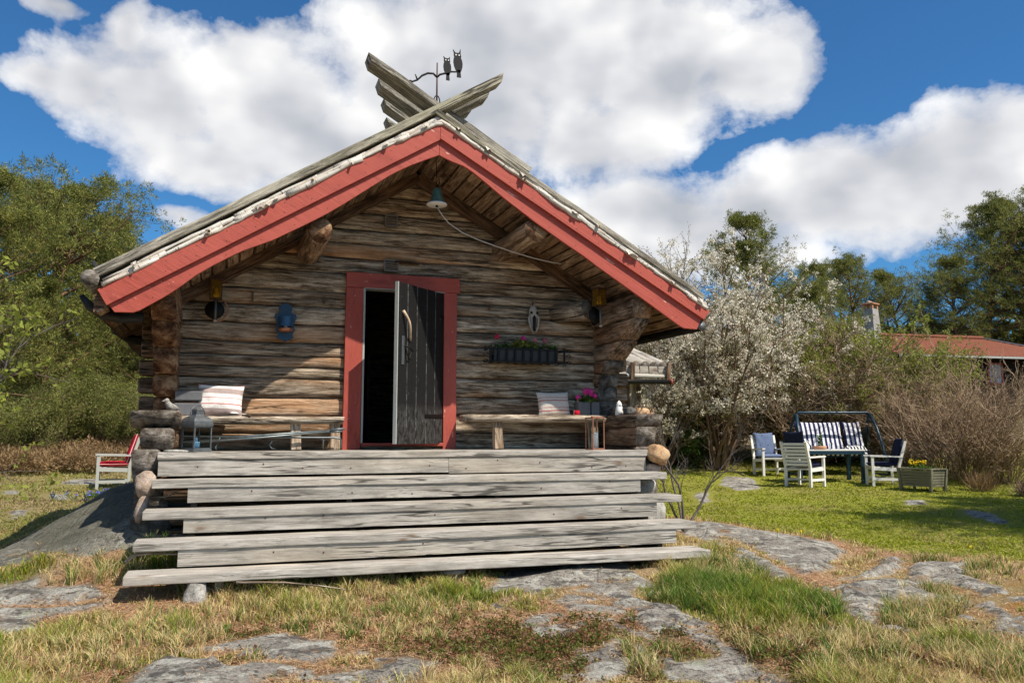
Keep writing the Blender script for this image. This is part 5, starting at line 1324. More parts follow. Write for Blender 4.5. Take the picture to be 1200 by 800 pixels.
# left bench: slabs, the small bird
for i, (dx, dz, rz, lab) in enumerate(((0, .0, .05, 'bottom grey stone slab of the stack at the left bench end'), (.008, .135, -.04, 'upper grey stone slab leaning on the stack at the left bench end'))):
    s_ = thing('stone_slab', lab, 'slab', (-2.335+dx, -.30+i*.03, .336+dz), rz, 'grey slabs stacked on the left bench')
    b = MB(); b.board((-.125, 0, .062), (.125, 0, .062), .12, .124-.03*i, (0, 0, 1), 4, .004); b.build('slab', M['slate'], s_, bevel=.01)
bd = thing('bird_figure', 'small stone bird figurine on the left log end', 'figurine', (-2.44, -.80, .355), R(200))
b = MB(); b.tube([(-.06, 0, .035), (-.035, 0, .038), (0, 0, .045), (.03, 0, .06), (.045, 0, .085), (.055, 0, .10)], [.006, .02, .034, .033, .024, .018], 12); b.build('body', M['stone'], bd, smooth=True)
b = MB(); b.lathe([(0, -.024), (.018, -.015), (.025, 0), (.018, .018), (0, .025)], (.055, 0, .105), 12); b.tube([(.075, 0, .105), (.10, 0, .10)], [.008, .002], 6); b.build('head', M['stone'], bd, smooth=True)
stone('flat_stone', 'flat pale stone at the left edge of the deck', 'stone', (-2.38, -1.12, .008), (.11, .07, .014), 21, M['stone'], sub=2)

# folded metal tubes below the left bench
ft = thing('folded_frame', 'folded grey metal tube frame stored beneath the left bench', 'folded frame', (-1.4, -.52, 0))
b = MB()
b.tube([(-.95, .02, .10), (-.2, .02, .15), (.47, .02, .20)], .011, 8); b.tube([(-.95, -.02, .075), (-.3, -.02, .12), (.47, -.02, .19)], .011, 8)
b.tube([(-.95, 0, .135), (-.2, 0, .128), (.46, -.02, .125), (.515, -.02, .118), (.53, -.02, .10), (.53, -.02, .012)], .010, 8)
b.tube([(.31, -.01, .125), (.345, -.01, .118), (.355, -.01, .10), (.355, -.01, .012)], .009, 8)
b.tube([(-.62, 0, .13), (-.63, 0, .10), (-.66, 0, .03), (-.65, -.01, .012)], .006, 6); b.tube([(-.12, 0, .12), (-.16, 0, .05), (-.14, 0, .02), (-.1, 0, .015)], .004, 6)
b.build('metal_tubes', M['rubber'], ft, smooth=True)
b = MB(); b.tube([(.42, -.03, .20), (.56, -.03, .215)], .013, 8); b.tube([(.42, -.03, .18), (.54, -.03, .19)], .010, 8); b.build('tube_ends', M['zinc'], ft, smooth=True)

# ---------------------------------------------------------------- stones and sticks round the steps
def GZ1(x, y): return gz(x, y)
stone('white_stone', 'rounded whitish stone propping the lowest tread on the left', 'stone', (-2.13, -2.22, -1.05), (.085, .08, .12), 5, M['stone'])
stone('white_stone', 'angular pale stone under the right end of the lowest tread', 'stone', (2.16, -2.16, -1.03), (.16, .12, .085), 9, M['stone'])
stone('flat_stone', 'upper flat stone of the pair under the middle of the steps', 'stone', (-.13, -2.12, -.985), (.12, .09, .03), 12, M['stone'], 'flat stones under the steps', sub=2)
stone('flat_stone', 'lower flat stone of the pair under the middle of the steps', 'stone', (-.13, -2.10, -1.045), (.12, .10, .035), 13, M['stone'], 'flat stones under the steps', sub=2)
stone('pink_stone', 'pinkish square stone under the left log corner beside the steps', 'stone', (-2.60, -1.20, -.27), (.085, .09, .115), 14, M['stonepink'], sub=3)
stone('pointed_stone', 'pale pointed stone leaning below the pinkish stone', 'stone', (-2.62, -1.24, -.47), (.045, .05, .13), 16, M['stonepink'], rot=(0, R(16), 0), sub=2)
stone('orange_stone', 'big orange lichened stone at the right corner of the deck', 'stone', (2.36, -1.22, -.05), (.125, .10, .095), 18, M['stonewarm'], rot=(0, R(25), 0))
stone('rubble_stone', 'white and brown rubble stone below the orange stone', 'stone', (2.20, -1.20, -.38), (.12, .10, .10), 19, M['stone'])
stone('rubble_stone', 'brown rubble stone squeezed under the right log corner', 'stone', (2.30, -1.14, -.22), (.10, .09, .08), 26, M['stonepink'])
stone('foundation_stone', 'large dark foundation stone below the left log corner', 'stone', (-2.54, -1.0, -.62), (.19, .16, .16), 22, M['stonedark'])
stone('foundation_stone', 'large grey foundation stone below the right log corner', 'stone', (2.28, -.95, -.72), (.24, .25, .26), 23, M['stone'])
def stick(label, pts, r):
    b = MB(); b.tube(pts, [r*(1-.5*i/(len(pts)-1)) for i in range(len(pts))], 6); o = b.build('dry_stick', M['bench'], None, smooth=True); tag(o, label, 'stick')
stick('long dry bleached stick lying under the lowest tread', [(-1.85, -2.28, -.955), (-1.5, -2.32, -.97), (-1.25, -2.36, -1.0), (-1.05, -2.40, -1.035)], .010)
stick('thin pale curved twig stretched below the second tread on the left', [(-2.58, -1.20, -.375), (-2.45, -1.22, -.385), (-2.36, -1.22, -.35), (-2.22, -1.22, -.355)], .011)
stick('pale curved branch lying under the fourth tread at the left', [(-2.66, -1.85, -.83), (-2.6, -1.86, -.775), (-2.5, -1.88, -.765), (-2.35, -1.9, -.77), (-2.18, -1.9, -.785)], .016)
stick('short dry stick lying in the grass on the right foreground', [(1.25, -4.8, gz(1.25, -4.8)+.03), (1.38, -4.68, gz(1.38, -4.68)+.05)], .006)

# ---------------------------------------------------------------- garden furniture on the lawn
FG = -0.0
def at_ground(x, y, dz=0.0): x += .28; y -= .10; return (x, y, gz(x, y)+dz)
def make_armchair(label, loc, rz, group, mat):
    """faces its own -Y"""
    t = thing('garden_armchair', label, 'armchair', loc, rz, group)
    for sx_ in (-1, 1):
        b = MB(); b.board((sx_*.28, -.27, 0), (sx_*.28, -.27, .60), .05, .05, (0, 1, 0)); b.build('leg', mat, t)
        b = MB(); b.board((sx_*.28, .24, 0), (sx_*.28, .24, .42), .05, .05, (0, 1, 0)); b.board((sx_*.28, .24, .42), (sx_*.28, .38, .92), .05, .05, (0, 1, 0)); b.build('leg', mat, t)
        b = MB(); b.board((sx_*.28, -.32, .615), (sx_*.28, .30, .60), .07, .03); b.build('armrest', mat, t)
        b = MB(); b.board((sx_*.28, -.26, .14), (sx_*.28, .24, .14), .04, .05); b.board((sx_*.28, -.26, .36), (sx_*.28, .24, .34), .03, .07); b.build('side_rail', mat, t)
    b = MB(); b.board((-.27, 0, .14), (.27, 0, .14), .045, .035); b.build('stretcher', mat, t)
    b = MB()
    for i in range(6): b.board((-.27, -.25+.09*i, .395-.008*i), (.27, -.25+.09*i, .395-.008*i), .07, .02)
    b.build('seat', mat, t)
    b = MB()
    for i in range(7):
        z = .45+.07*i; b.board((-.26, .25+(z-.42)*.28, z), (.26, .25+(z-.42)*.28, z), .018, .052)
    b.build('backrest', mat, t)
    return t
def chair_cushions(label, chair, mat, gap=0.0, over=False, group=None):
    """seat pad and back pad sewn together: one cushion"""
    t = thing('chair_cushion', label, 'cushion', chair.location, chair.rotation_euler.z, group)
    o = pillow('seat_pad', None, None, (0, -.03, .45), (R(90), 0, 0), .50, .52, .09, mat, parent=t, pinch=.25)
    o = pillow('back_pad', None, None, (0, .245+.02, .72), (R(-16), 0, 0), .48, .56 if not over else .62, .10, mat, parent=t, pinch=.25)
    b = MB()
    for s in (-.09, .09): b.lathe([(0, 0), (.012, .004), (0, .01)], (s, .18, .74), 8)
    b.build('button', M['navy'], t)
    return t
gA = 'white armchairs round the garden table'
A = make_armchair('white slatted garden armchair with the blue grey cushion, facing the cabin', at_ground(9.72, 7.25), R(-12), gA, M['white'])
Bc = copy_tree(A); Bc.location = at_ground(9.15, 5.35); Bc.rotation_euler.z = R(110); Bc['label'] = 'white garden armchair seen from its slatted back, a navy cushion over the top'
Cc = copy_tree(A); Cc.location = at_ground(10.75, 4.85); Cc.rotation_euler.z = R(-120); Cc['label'] = 'white garden armchair seen from the side, between table and planter'
chair_cushions('smooth blue grey cushion on the armchair farthest left', A, M['bluegrey'], group='cushions on the garden armchairs')
cB = chair_cushions('navy cushion sticking up above the slatted chair back', Bc, M['navy'], over=True, group='cushions on the garden armchairs')
cC = chair_cushions('navy cushion on the armchair next to the wooden planter', Cc, M['navy'], group='cushions on the garden armchairs')
for o in cB.children:
    if o.name.startswith('back_pad'): o.location.z = .84; o.location.y = .30
# table
tb = thing('garden_table', 'long garden table with a pale top and dark teal legs', 'table', at_ground(10.1, 5.85), R(-14))
b = MB()
for i in range(7): b.board((-.75, -.30+.1*i, .70), (.75, -.30+.1*i, .70), .092, .025)
b.build('tabletop', M['white'], tb)
b = MB(); b.board((-.72, -.33, .65), (.72, -.33, .65), .03, .08); b.board((-.72, .33, .65), (.72, .33, .65), .03, .08); b.board((-.72, -.33, .65), (-.72, .33, .65), .03, .08); b.board((.72, -.33, .65), (.72, .33, .65), .03, .08); b.build('apron', M['teal'], tb)
for sx_ in (-1, 1):
    for sy_ in (-1, 1):
        b = MB(); b.board((sx_*.70, sy_*.31, 0), (sx_*.70, sy_*.31, .69), .07, .07, (0, 1, 0)); b.build('leg', M['teal'], tb)
tz = tb.location.z+.713
ty = thing('potted_plant', 'small green plant in a round terracotta bowl on the garden table', 'potted plant', (10.16, 5.62, tz))
b = MB(); b.lathe([(0, 0), (.12, 0), (.14, .02), (.14, .075), (.125, .075), (.12, .05), (0, .05)], (0, 0, 0), 20); b.build('bowl', M['terracotta'], ty, smooth=True)
foliage(ty, [(0, 0, .12), (0, 0, .2), (.02, 0, .26)], 40, (.025, .025, .04), .04, 41, 'leaf')
b = MB(); b.lathe([(0, 0.05), (.035, .05), (.035, .32), (.03, .32), (.028, .07), (0, .07)], (-.01, .02, 0), 12); b.build('glass_tube', M['glass'], ty, smooth=True)
gl_ = thing('drinking_glass', 'clear drinking glass beside the terracotta bowl', 'glass', (10.40, 5.56, tz))
b = MB(); b.lathe([(0, 0), (.035, 0), (.042, .14), (.038, .14), (.031, .012), (0, .012)], (0, 0, 0), 14); b.build('tumbler', M['glass'], gl_, smooth=True)
pillow('cushion', 'black and white striped cushion behind the navy topped chair', 'cushion', (9.90, 5.92, tz+.12), (R(-60), R(8), R(-14)), .46, .40, .14, M['bw'], None, 0, .4)

# swing seat
SW = thing('swing_seat', 'garden swing seat with dark teal tube frame and navy striped cushions', 'swing seat', at_ground(11.15, 6.75), R(-19))
b = MB()
hw = .86
for s in (-1, 1):
    b.tube([(s*hw, -.02, 1.40), (s*(hw+.05), -.22, 1.10), (s*(hw+.06), -.42, .75), (s*(hw+.10), -.66, .02)], .034, 8); b.tube([(s*hw, .02, 1.40), (s*(hw+.04), .25, 1.1), (s*(hw+.08), .62, .02)], .03, 8); b.tube([(s*(hw+.09), -.64, .03), (s*(hw+.08), .62, .03)], .022, 8)
b.tube([(-hw, 0, 1.40), (-hw+.06, 0, 1.44), (hw-.06, 0, 1.44), (hw, 0, 1.40)], .032, 8); b.tube([(-hw-.06, .45, .50), (hw+.06, .45, .50)], .016, 8)
b.build('frame', M['teal'], SW, smooth=True)
b = MB()
for s in (-1, 1):
    b = MB(); b.tube([(s*(hw-.04), 0, 1.38), (s*(hw-.06), -.10, 1.0), (s*(hw-.08), -.05, .46)], .008, 6); b.tube([(s*(hw-.04), 0, 1.38), (s*(hw-.06), .2, 1.0), (s*(hw-.08), .34, .60)], .008, 6); b.build('hanger', M['teal'], SW)
b = MB(); b.board((-hw+.06, .0, .43), (hw-.06, .0, .43), .52, .03); b.build('seat_base', M['teal'], SW)
for k, (xa, xb) in enumerate(((-.80, .335), (.345, .80))):
    o = pillow('back_cushion', None, None, ((xa+xb)/2, .29, .86), (R(-20), 0, 0), xb-xa, .80, .12, M['swingstripe'], parent=SW, pinch=.18, seed=k*5)
o = pillow('seat_cushion', None, None, (0, -.04, .49), (R(90), 0, 0), 1.38, .56, .11, M['swingstripe'], parent=SW, pinch=.18)
bl = thing('blanket', 'crumpled black and white blanket on the right end of the swing seat', 'blanket', (SW.location.x+.42, SW.location.y-.2, SW.location.z+.56), R(-19))
b = MB(); b.grid(lambda u, v: ((u-.5)*.55, (v-.5)*.34, .06*(1-(2*u-1)**4)*(1-(2*v-1)**4)*1.8+.035*mnoise.noise(Vector((u*7, v*5, 3)))), 26, 18); b.build('cloth', M['bw'], bl, smooth=True)

# planter box
pb = thing('planter_box', 'olive wooden slatted planter box with yellow flowers on the lawn edge', 'planter', at_ground(10.62, 3.72), R(-84))
def taper(mb, x0, y0, x1, y1, z0, z1, k0, k1, th=.02):
    pass
b = MB(); hwx, hwy = .44, .26
for k in range(6):
    z = .12+.062*k; e = .90+.12*(z/.5)
    for s in (-1, 1): b.board((-hwx*e, s*hwy*e, z), (hwx*e, s*hwy*e, z), .02, .05)
    for s in (-1, 1): b.board((s*hwx*e, -hwy*e, z), (s*hwx*e, hwy*e, z), .02, .05)
b.build('slats', M['olive'], pb)
for sx_ in (-1, 1):
    for sy_ in (-1, 1):
        c = MB(); c.board((sx_*hwx*.92, sy_*hwy*.92, 0), (sx_*hwx*1.03, sy_*hwy*1.03, .50), .075, .06, (0, -1, 0)); c.build('corner_post', M['olive'], pb, bevel=.004)
b = MB()
for s in (-1, 1): b.board((-hwx*1.04, s*hwy*1.02, .49), (hwx*1.04, s*hwy*1.02, .49), .07, .03); b.board((s*hwx*1.02, -hwy*1.02, .492), (s*hwx*1.02, hwy*1.02, .492), .07, .03)
b.build('rim', M['olive'], pb, bevel=.004)
b = MB(); b.prism([(-hwx*.9, .40), (hwx*.9, .40), (hwx*.9, .44), (-hwx*.9, .44)], -hwy*.9, hwy*.9, 'Y'); b.build('soil', M['brown'], pb)
fx = [(rnd.uniform(-.26, .16), rnd.uniform(-.15, .15), .50) for _ in range(16)]
foliage(pb, fx, 26, (.04, .04, .035), .045, 51, 'leaf')
V_ = []; 
for i in range(30):
    flower_head(pb, (rnd.uniform(-.32, .18), rnd.uniform(-.16, .16), rnd.uniform(.57, .68)), .022, M['yellow'], 60+i, 14, .018, 'yellow_flower')

pb.scale = (.80, .80, .84)
# red chair left of the cabin
RC = make_armchair('grey garden armchair with red cushion left of the cabin', at_ground(-4.14, 7.65), R(-84), None, M['greypaint'])
rcu = chair_cushions('bright red cushion with white piping on the grey armchair', RC, M['redcush'])

# ---------------------------------------------------------------- the low store hut behind the cabin
hut = thing('log_hut', 'small log hut with a roof of half logs behind the right corner of the cabin', 'hut', (4.3, 3.75, gz(4.3, 3.75)), R(-6))
hz = hut.location.z; E0 = 1.28-hz
b = MB()
for k in range(9):
    z0 = .0+.235*k; side_log(b, -1.1, .30, 0, 0, 2.2, z0, z0+.225, (1.25, .6, .3), .01, 0)
b.build('log_wall', M['log'], hut, smooth=True)
b = MB()
for k in range(9): b.board((.28, .1, .12+.235*k), (.52, .1, .12+.235*k), .2, .2, seg=3, jit=.01, tone=(1.0, .2, 0), endmi=1)
b.build('corner_log_ends', [M['logdark'], M['end']], hut, bevel=.02)
b = MB()
for i in range(12):
    x = .74-.165*i
    b.tube([(x, -.42, E0+.05), (x-.25, .6, E0+.42), (x-.5, 1.7, E0+.82)], .085, 10, (1.15, .1, 0), 0, True, 1, jit=.1)
    b.board((x-.082, -.40, E0-.005), (x-.082, -.40, E0+.03), .012, .01)
b.build('half_log_roof', [M['grey'], M['end']], hut, smooth=True)
b = MB()
for i in range(12):
    x = .72-.165*i; b.board((x-.075, -.445, E0-.02), (x+.075, -.445, E0-.02), .03, .12, seg=2, jit=.005, tone=(1.1, .1, 0))
b.build('eave_board', M['grey'], hut, bevel=.006)
b = MB(); b.tube([(-1.3, -.46, E0-.12), (-.2, -.46, E0-.12), (.78, -.46, E0-.13)], .045, 8, (.7, 0, 0), jit=.5); b.build('birch_bark', M['bark'], hut, smooth=True)
for x in (.15, .80):
    b = MB(); b.board((x, -.50, E0-.20), (x+.02, -.51, E0+.10), .07, .07, (0, -1, 0), 4, .01); b.build('eave_hook', M['logdark'], hut, bevel=.01)
b = MB(); b.tube([(-1.3, -.50, E0-.24), (.84, -.50, E0-.22)], .045, 10); b.build('gutter', M['iron'], hut, smooth=True)
b = MB(); b.tube([(.84, -.50, E0-.22), (.87, -.50, E0-.22)], .05, 10); b.build('gutter_cap', M['red'], hut, smooth=True)
b = MB(); b.board((.30, -.1, 0), (.30, -.1, E0-.1), .13, .13, (0, -1, 0), 4, .01); b.build('corner_post', M['bench'], hut, bevel=.01)

# ---------------------------------------------------------------- dwelling house far right
hs = thing('dwelling_house', 'dark brown house with a red tiled roof beyond the garden shrubs', 'house', (36, 24, 1.2), R(-6))
b = MB(); b.prism([(-6, 0), (9, 0), (9, 3.1), (-6, 3.1)], -1.2, 6, 'Y'); b.build('wall', M['brownwall'], hs)
b = MB(); ev = (-1.9, 3.05); rg = (2.4, 4.55)
def tile_fn(x0, x1, flip):
    def fn(u, v):
        x = x0+(x1-2.8*v-x0)*u; w_ = .035*abs(math.sin(x*math.pi/.22))
        y = ev[0]+(rg[0]-ev[0])*v; z = ev[1]+(rg[1]-ev[1])*v+w_+.03*((v*14) % 1)*-1
        return (x, y if not flip else 2*rg[0]-y, z)
    return fn
b.grid(tile_fn(-6.3, 5.6, False), 430, 42, gcf=lambda u, v: (u*14, v*5, 0))
b.build('tiled_roof', M['tiles'], hs)
b = MB(); b.prism([(-1.9, 3.0), (2.4, 4.45), (6.7, 3.0), (6.7, 2.9), (2.4, 4.33), (-1.9, 2.9)], -6.25, 2.7, 'X'); b.build('roof_underside', M['brownwall'], hs)
b = MB(); b.grid(lambda u, v: (5.6-2.8*v, -1.9+4.3*v+8.6*u*(1-v), 3.05+1.5*v), 60, 8, gcf=lambda u, v: (u*10, v*5, 0)); b.build('tiled_roof', M['tiles'], hs)
b = MB(); b.prism([(-1.9, 2.85), (-1.9, 3.02), (6.7, 3.02), (6.7, 2.85)], 2.6, 5.5, 'X'); b.build('eaves_box', M['brownwall'], hs)
b = MB(); b.tube([(-6.3, 2.4, 4.60), (2.8, 2.4, 4.60)], .12, 8); b.build('ridge_tiles', M['tiles'], hs)
b = MB(); b.board((5.64, -1.95, 3.08), (2.82, 2.38, 4.62), .14, .08); b.build('hip_cap', M['greypaint'], hs)
b = MB(); b.board((-6.3, -1.98, 3.0), (5.6, -1.98, 3.0), .12, .10); b.build('gutter', M['greypaint'], hs)
def house_window(x, z, wv, hv):
    b = MB()
    for s in (-1, 1): b.board((x+s*wv/2, -1.24, z-hv/2-.05), (x+s*wv/2, -1.24, z+hv/2+.05), .10, .06, (0, -1, 0)); b.board((x-wv/2, -1.24, z+s*hv/2), (x+wv/2, -1.24, z+s*hv/2), .06, .10)
    f = b.build('window', M['red'], hs); b = MB(); b.board((x-wv/2, -1.215, z), (x+wv/2, -1.215, z), .01, hv); b.build('pane', M['curtain'], f)
    b = MB(); b.board((x, -1.235, z-hv/2), (x, -1.235, z+hv/2), .04, .03, (0, -1, 0))
    for q in (-.17, .17): b.board((x-wv/2, -1.235, z+q*hv), (x+wv/2, -1.235, z+q*hv), .03, .03)
    b.build('glazing_bars', M['greypaint'], f)
house_window(.02, 2.22, .85, 1.05)
b = MB(); b.board((0, 0, 0), (0, 0, 2.55), 1.12, 1.0, (0, 1, 0), 1, 0, None, 0, .80, .72); chb = b.build('chimney', M['chimney'], hs, bevel=.02, loc=(-5.9, .6, 3.55), rotz=R(26)); chb.scale = (.78, .78, .84)
for sx_ in (-1, 1):
    for sy_ in (-1, 1): b = MB(); b.board((sx_*.32, sy_*.29, 2.54), (sx_*.32, sy_*.29, 2.85), .13, .13, (0, 1, 0)); b.build('cap_post', M['terracotta'], chb)
b = MB(); b.board((0, 0, 2.84), (0, 0, 2.92), .95, .88, (0, 1, 0)); b.build('cap_slab', M['terracotta'], chb, bevel=.02)
for i, (x, y) in enumerate(((-.2, .0), (.22, .05), (0, .1))): stone('cap_stone', None, None, (x, y, 3.0), (.16, .14, .10), 80+i, M['stonepink'], sub=2, parent=chb)

# ---------------------------------------------------------------- trees and shrubs
def unit(a): return a/(np.linalg.norm(a, axis=-1, keepdims=True)+1e-9)
def polylines(r, P, D, L, K=6, wob=.18, up=.0):
    """grow N wandering branches of K points"""
    pts = [P]; d = unit(D)
    for i in range(K-1):
        d = unit(d+r.randn(*d.shape)*wob+np.array([0, 0, up])); pts.append(pts[-1]+d*(L/(K-1))[:, None])
    return np.stack(pts, 1)
def spawn(r, PL, n, lo=.25, hi=1.0, ang=.8, lf=(.35, .6), Lp=None, flat=1.0):
    """children leaving random places along the parents"""
    N, K, _ = PL.shape; idx = np.repeat(np.arange(N), n); u = lo+(hi-lo)*r.rand(len(idx)); t = u*(K-1); k = np.minimum(t.astype(int), K-2); f = (t-k)[:, None]
    p = PL[idx, k]*(1-f)+PL[idx, k+1]*f; d = unit(PL[idx, k+1]-PL[idx, k])
    side = r.randn(len(idx), 3); side[:, 2] *= flat; side -= d*np.sum(side*d, 1)[:, None]; side = unit(side)
    a = ang*(.6+.7*r.rand(len(idx)))[:, None]
    L = Lp[idx]*(lf[0]+(lf[1]-lf[0])*r.rand(len(idx)))*(1.15-.5*u)
    return p, unit(d*np.cos(a)+side*np.sin(a)), L
def tubes(PL, r0, r1, sides=3):
    """tapered thin tubes along all polylines"""
    N, K, _ = PL.shape; d = unit(PL[:, -1]-PL[:, 0]); ref = np.where(np.abs(d[:, 2:3]) < .8, np.array([0, 0, 1.0]), np.array([1.0, 0, 0]))
    a = unit(np.cross(d, ref)); b = np.cross(d, a); r0 = np.broadcast_to(r0, (N,)); r1 = np.broadcast_to(r1, (N,))
    s = np.linspace(0, 1, K)[None, :]; rad = r0[:, None]*(1-s)+r1[:, None]*s
    an = np.arange(sides)*2*np.pi/sides
    off = a[:, None, None, :]*np.cos(an)[None, None, :, None]+b[:, None, None, :]*np.sin(an)[None, None, :, None]
    V = (PL[:, :, None, :]+off*rad[:, :, None, None]).reshape(-1, 3)
    n = np.arange(N)[:, None, None]*K*sides; k = np.arange(K-1)[None, :, None]*sides; j = np.arange(sides)[None, None, :]; j2 = (j+1) % sides
    F = np.stack([n+k+j, n+k+j2, n+k+sides+j2, n+k+sides+j], -1).reshape(-1, 4)
    return V, F
def join(parts):
    V = []; F = []; T = []; o = 0
    for p in parts:
        V.append(p[0]); F.append(p[1]+o); o += len(p[0]); T.append(p[2] if len(p) > 2 else np.repeat(np.full((1, 3), .5), len(p[0]), 0))
    return np.concatenate(V), np.concatenate(F), np.concatenate(T)
def leaves(r, C, n, spread, ln, wd, outward=None, tone=(0, 1), updir=.3):
    """n elongated leaf quads round each centre, pointing away from it"""
    N = len(C)*n; P = np.repeat(C, n, 0); d = r.randn(N, 3); d[:, 2] += updir; d = unit(d)
    sp = np.asarray(spread); P = P+d*(sp if sp.ndim == 0 else 1)*(r.rand(N)**.6)[:, None]
    if outward is not None: d = unit(d+np.repeat(outward, n, 0))
    s = unit(np.cross(d, r.randn(N, 3))); L = (ln*(.6+.8*r.rand(N)))[:, None]; W = (wd*(.7+.6*r.rand(N)))[:, None]
    V = np.stack([P, P+d*L*.5+s*W*.5, P+d*L, P+d*L*.5-s*W*.5], 1).reshape(-1, 3); F = np.arange(N*4).reshape(-1, 4)
    tc = np.repeat(tone[0]+(tone[1]-tone[0])*r.rand(len(C)), n); tt = np.clip(.6*tc+.4*r.rand(N), 0, 1)
    return V, F, np.repeat(np.stack([tt]*3, 1), 4, 0)

def pine(seed, H, cb, W, tufts_n=7, nt=42, mat='pine', lean=.0, shape='scots', nsz=1.0):
    """returns (trunk object, crown object, root empty)"""
    r = np.random.RandomState(seed)
    root = bpy.data.objects.new('pine_tree', None); COL.objects.link(root)
    trunk = polylines(r, np.zeros((1, 3)), np.array([[lean, 0, 1.0]]), np.array([H]), 12, .035, .08); trunk[:, :, 2] = np.linspace(0, H, 12)
    parts = [tubes(trunk, H*.020, .02, 8)]
    nb = int(H*9); hb = cb*H+(H-cb*H)*(np.sort(r.rand(nb))**.9)
    rel = (hb-cb*H)/(H-cb*H)
    prof = (np.sin(np.clip(rel*1.15+.25, 0, np.pi/1.0)*1.9)*.35+.75)*(1-rel**3)+.20 if shape == 'scots' else (1-rel)**.8+.06
    L = W*np.clip(prof, .12, 1.2)*(.40+.85*r.rand(nb)); a = r.rand(nb)*6.283
    k = hb/H*11; ki = np.minimum(k.astype(int), 10); P = trunk[0, ki]*(1-(k-ki))[:, None]+trunk[0, ki+1]*(k-ki)[:, None]
    D = np.stack([np.cos(a), np.sin(a), .15+.75*rel+.25*r.randn(nb)*.6], 1)
    b1 = polylines(r, P, D, L, 6, .13, .05); parts.append(tubes(b1, .010+L*.016, .006, 4))
    p, d, l = spawn(r, b1, 5, .25, 1, .8, (.35, .6), L, .5); b2 = polylines(r, p, d, l, 4, .16, .10); parts.append(tubes(b2, .010, .004, 3))
    n2 = len(b2); q = spawn(r, b2, 3, .3, 1.0, .8, (.4, .7), l, .7)
    C = np.concatenate([b2[:, -1], b2[:, 2], q[0]+q[1]*q[2][:, None], b1[:, -1], b1[:, -2]])
    V, F, T = join(parts); tr_o = np_mesh('trunk', V, F, M['trunk'], None, smooth=True, parent=root)
    out = unit(C-np.array([0, 0, 1.0])*C[:, 2:3]*np.ones((1, 3))*np.array([0, 0, 1]))*.25+np.array([0, 0, .35])
    # each tuft is a flattened clump
    out = unit(C*np.array([1, 1, 0]))*.25+np.array([0, 0, .35])
    CC = np.repeat(C, 2, 0)+r.randn(len(C)*2, 3)*np.array([.11, .11, .045])*nsz
    V, F, T = leaves(r, CC, 18, .08*nsz, .10*nsz, .020*nsz, np.repeat(out, 2, 0), (0, 1), .35)
    np_mesh('crown', V, F, M[mat], T, parent=root)
    return root
def place(root, name, label, cat, loc, rz=0, sc=1.0, group=None, szz=None):
    root.name = name; root.location = loc; root.rotation_euler = (0, 0, rz); root.scale = (sc, sc, szz or sc)
    return tag(root, label, cat, group)
pA = pine(101, 7.6, .12, 2.3); pB = pine(102, 8.4, .18, 2.0); pC = pine(103, 9.0, .35, 2.6, mat='pinedark')
GL = 'pines and junipers crowding the left edge'
PLACED = set()
def cp(src, name, label, cat, x, y, rz, sc, group, dz=-.05, szz=None):
    c = src if not src.get('label') else copy_tree(src); return place(c, name, label, cat, (x, y, gz(x, y)+dz), rz, sc, group, szz)
place(pA, 'pine_tree', 'tall dense pine at the far left edge, its top the highest of the left group', 'pine tree', (-6.75, 15.2, gz(-6.75, 15.2)-.05), .4, .94, GL)
place(pB, 'pine_tree', 'pine left of the cabin roof, clumpy crown standing against blue sky', 'pine tree', (-5.4, 18.5, gz(-5.4, 18.5)-.05), 1.2, .80, GL)
cp(pA, 'pine_tree', 'pine between the far left one and the one beside the roof', 'pine tree', -6.9, 18.6, 2.2, 1.02, GL)
cp(pB, 'pine_tree', 'shaded pine cut off by the left picture edge', 'pine tree', -7.6, 12.6, 4.2, .78, GL)
cp(pC, 'pine_tree', 'dark pine filling the gap behind the left group', 'pine tree', -7.8, 20.5, .2, .84, GL)
cp(pA, 'pine_tree', 'pine whose lower half fills the space under the left eave', 'pine tree', -3.6, 19.5, 5.0, .58, GL)
cp(pC, 'pine_tree', 'dark pine behind the space under the left eave', 'pine tree', -4.5, 22.5, 3.0, .6, GL)
# olive junipers and scrub in front of them
def bushy(seed, H, W, nst, mat, nt, ln, wd, spread=.16, up=.9, name='shrub'):
    r = np.random.RandomState(seed); root = bpy.data.objects.new(name, None); COL.objects.link(root)
    a = r.rand(nst)*6.283; sp = r.rand(nst)**.7
    D = np.stack([np.cos(a)*sp*W/H*1.1, np.sin(a)*sp*W/H*1.1, np.ones(nst)*up], 1); P = np.stack([np.cos(a)*sp*W*.12, np.sin(a)*sp*W*.12, np.zeros(nst)], 1)
    L = H*(.65+.4*r.rand(nst)); s0 = polylines(r, P, D, L, 7, .12, .05); parts = [tubes(s0, .022, .006, 3)]
    p, d, l = spawn(r, s0, 7, .15, 1, .7, (.25, .5), L, .8); s1 = polylines(r, p, d, l, 4, .15, .06); parts.append(tubes(s1, .008, .003, 3))
    V, F, T = join(parts); np_mesh('stems', V, F, M['twig'], T*0+.3, parent=root)
    C = np.concatenate([s1[:, -1], s1[:, 2], s1[:, 1], s0[:, -1], s0[:, -2]])
    V, F, T = leaves(r, C, nt, spread, ln, wd, None, (0, 1), .4); np_mesh('foliage', V, F, M[mat], T, parent=root)
    return root
GJ = 'junipers at the foot of the left pines'
j1 = bushy(201, 2.3, 1.2, 34, 'juniper', 46, .060, .017); j2 = bushy(202, 1.7, 1.3, 34, 'juniper', 46, .055, .016, name='shrub')
place(j1, 'juniper_bush', 'olive juniper under the left eave, nearest the cabin wall', 'juniper', (-3.4, 13.2, gz(-3.4, 13.2)-.05), 0, .80, GJ)
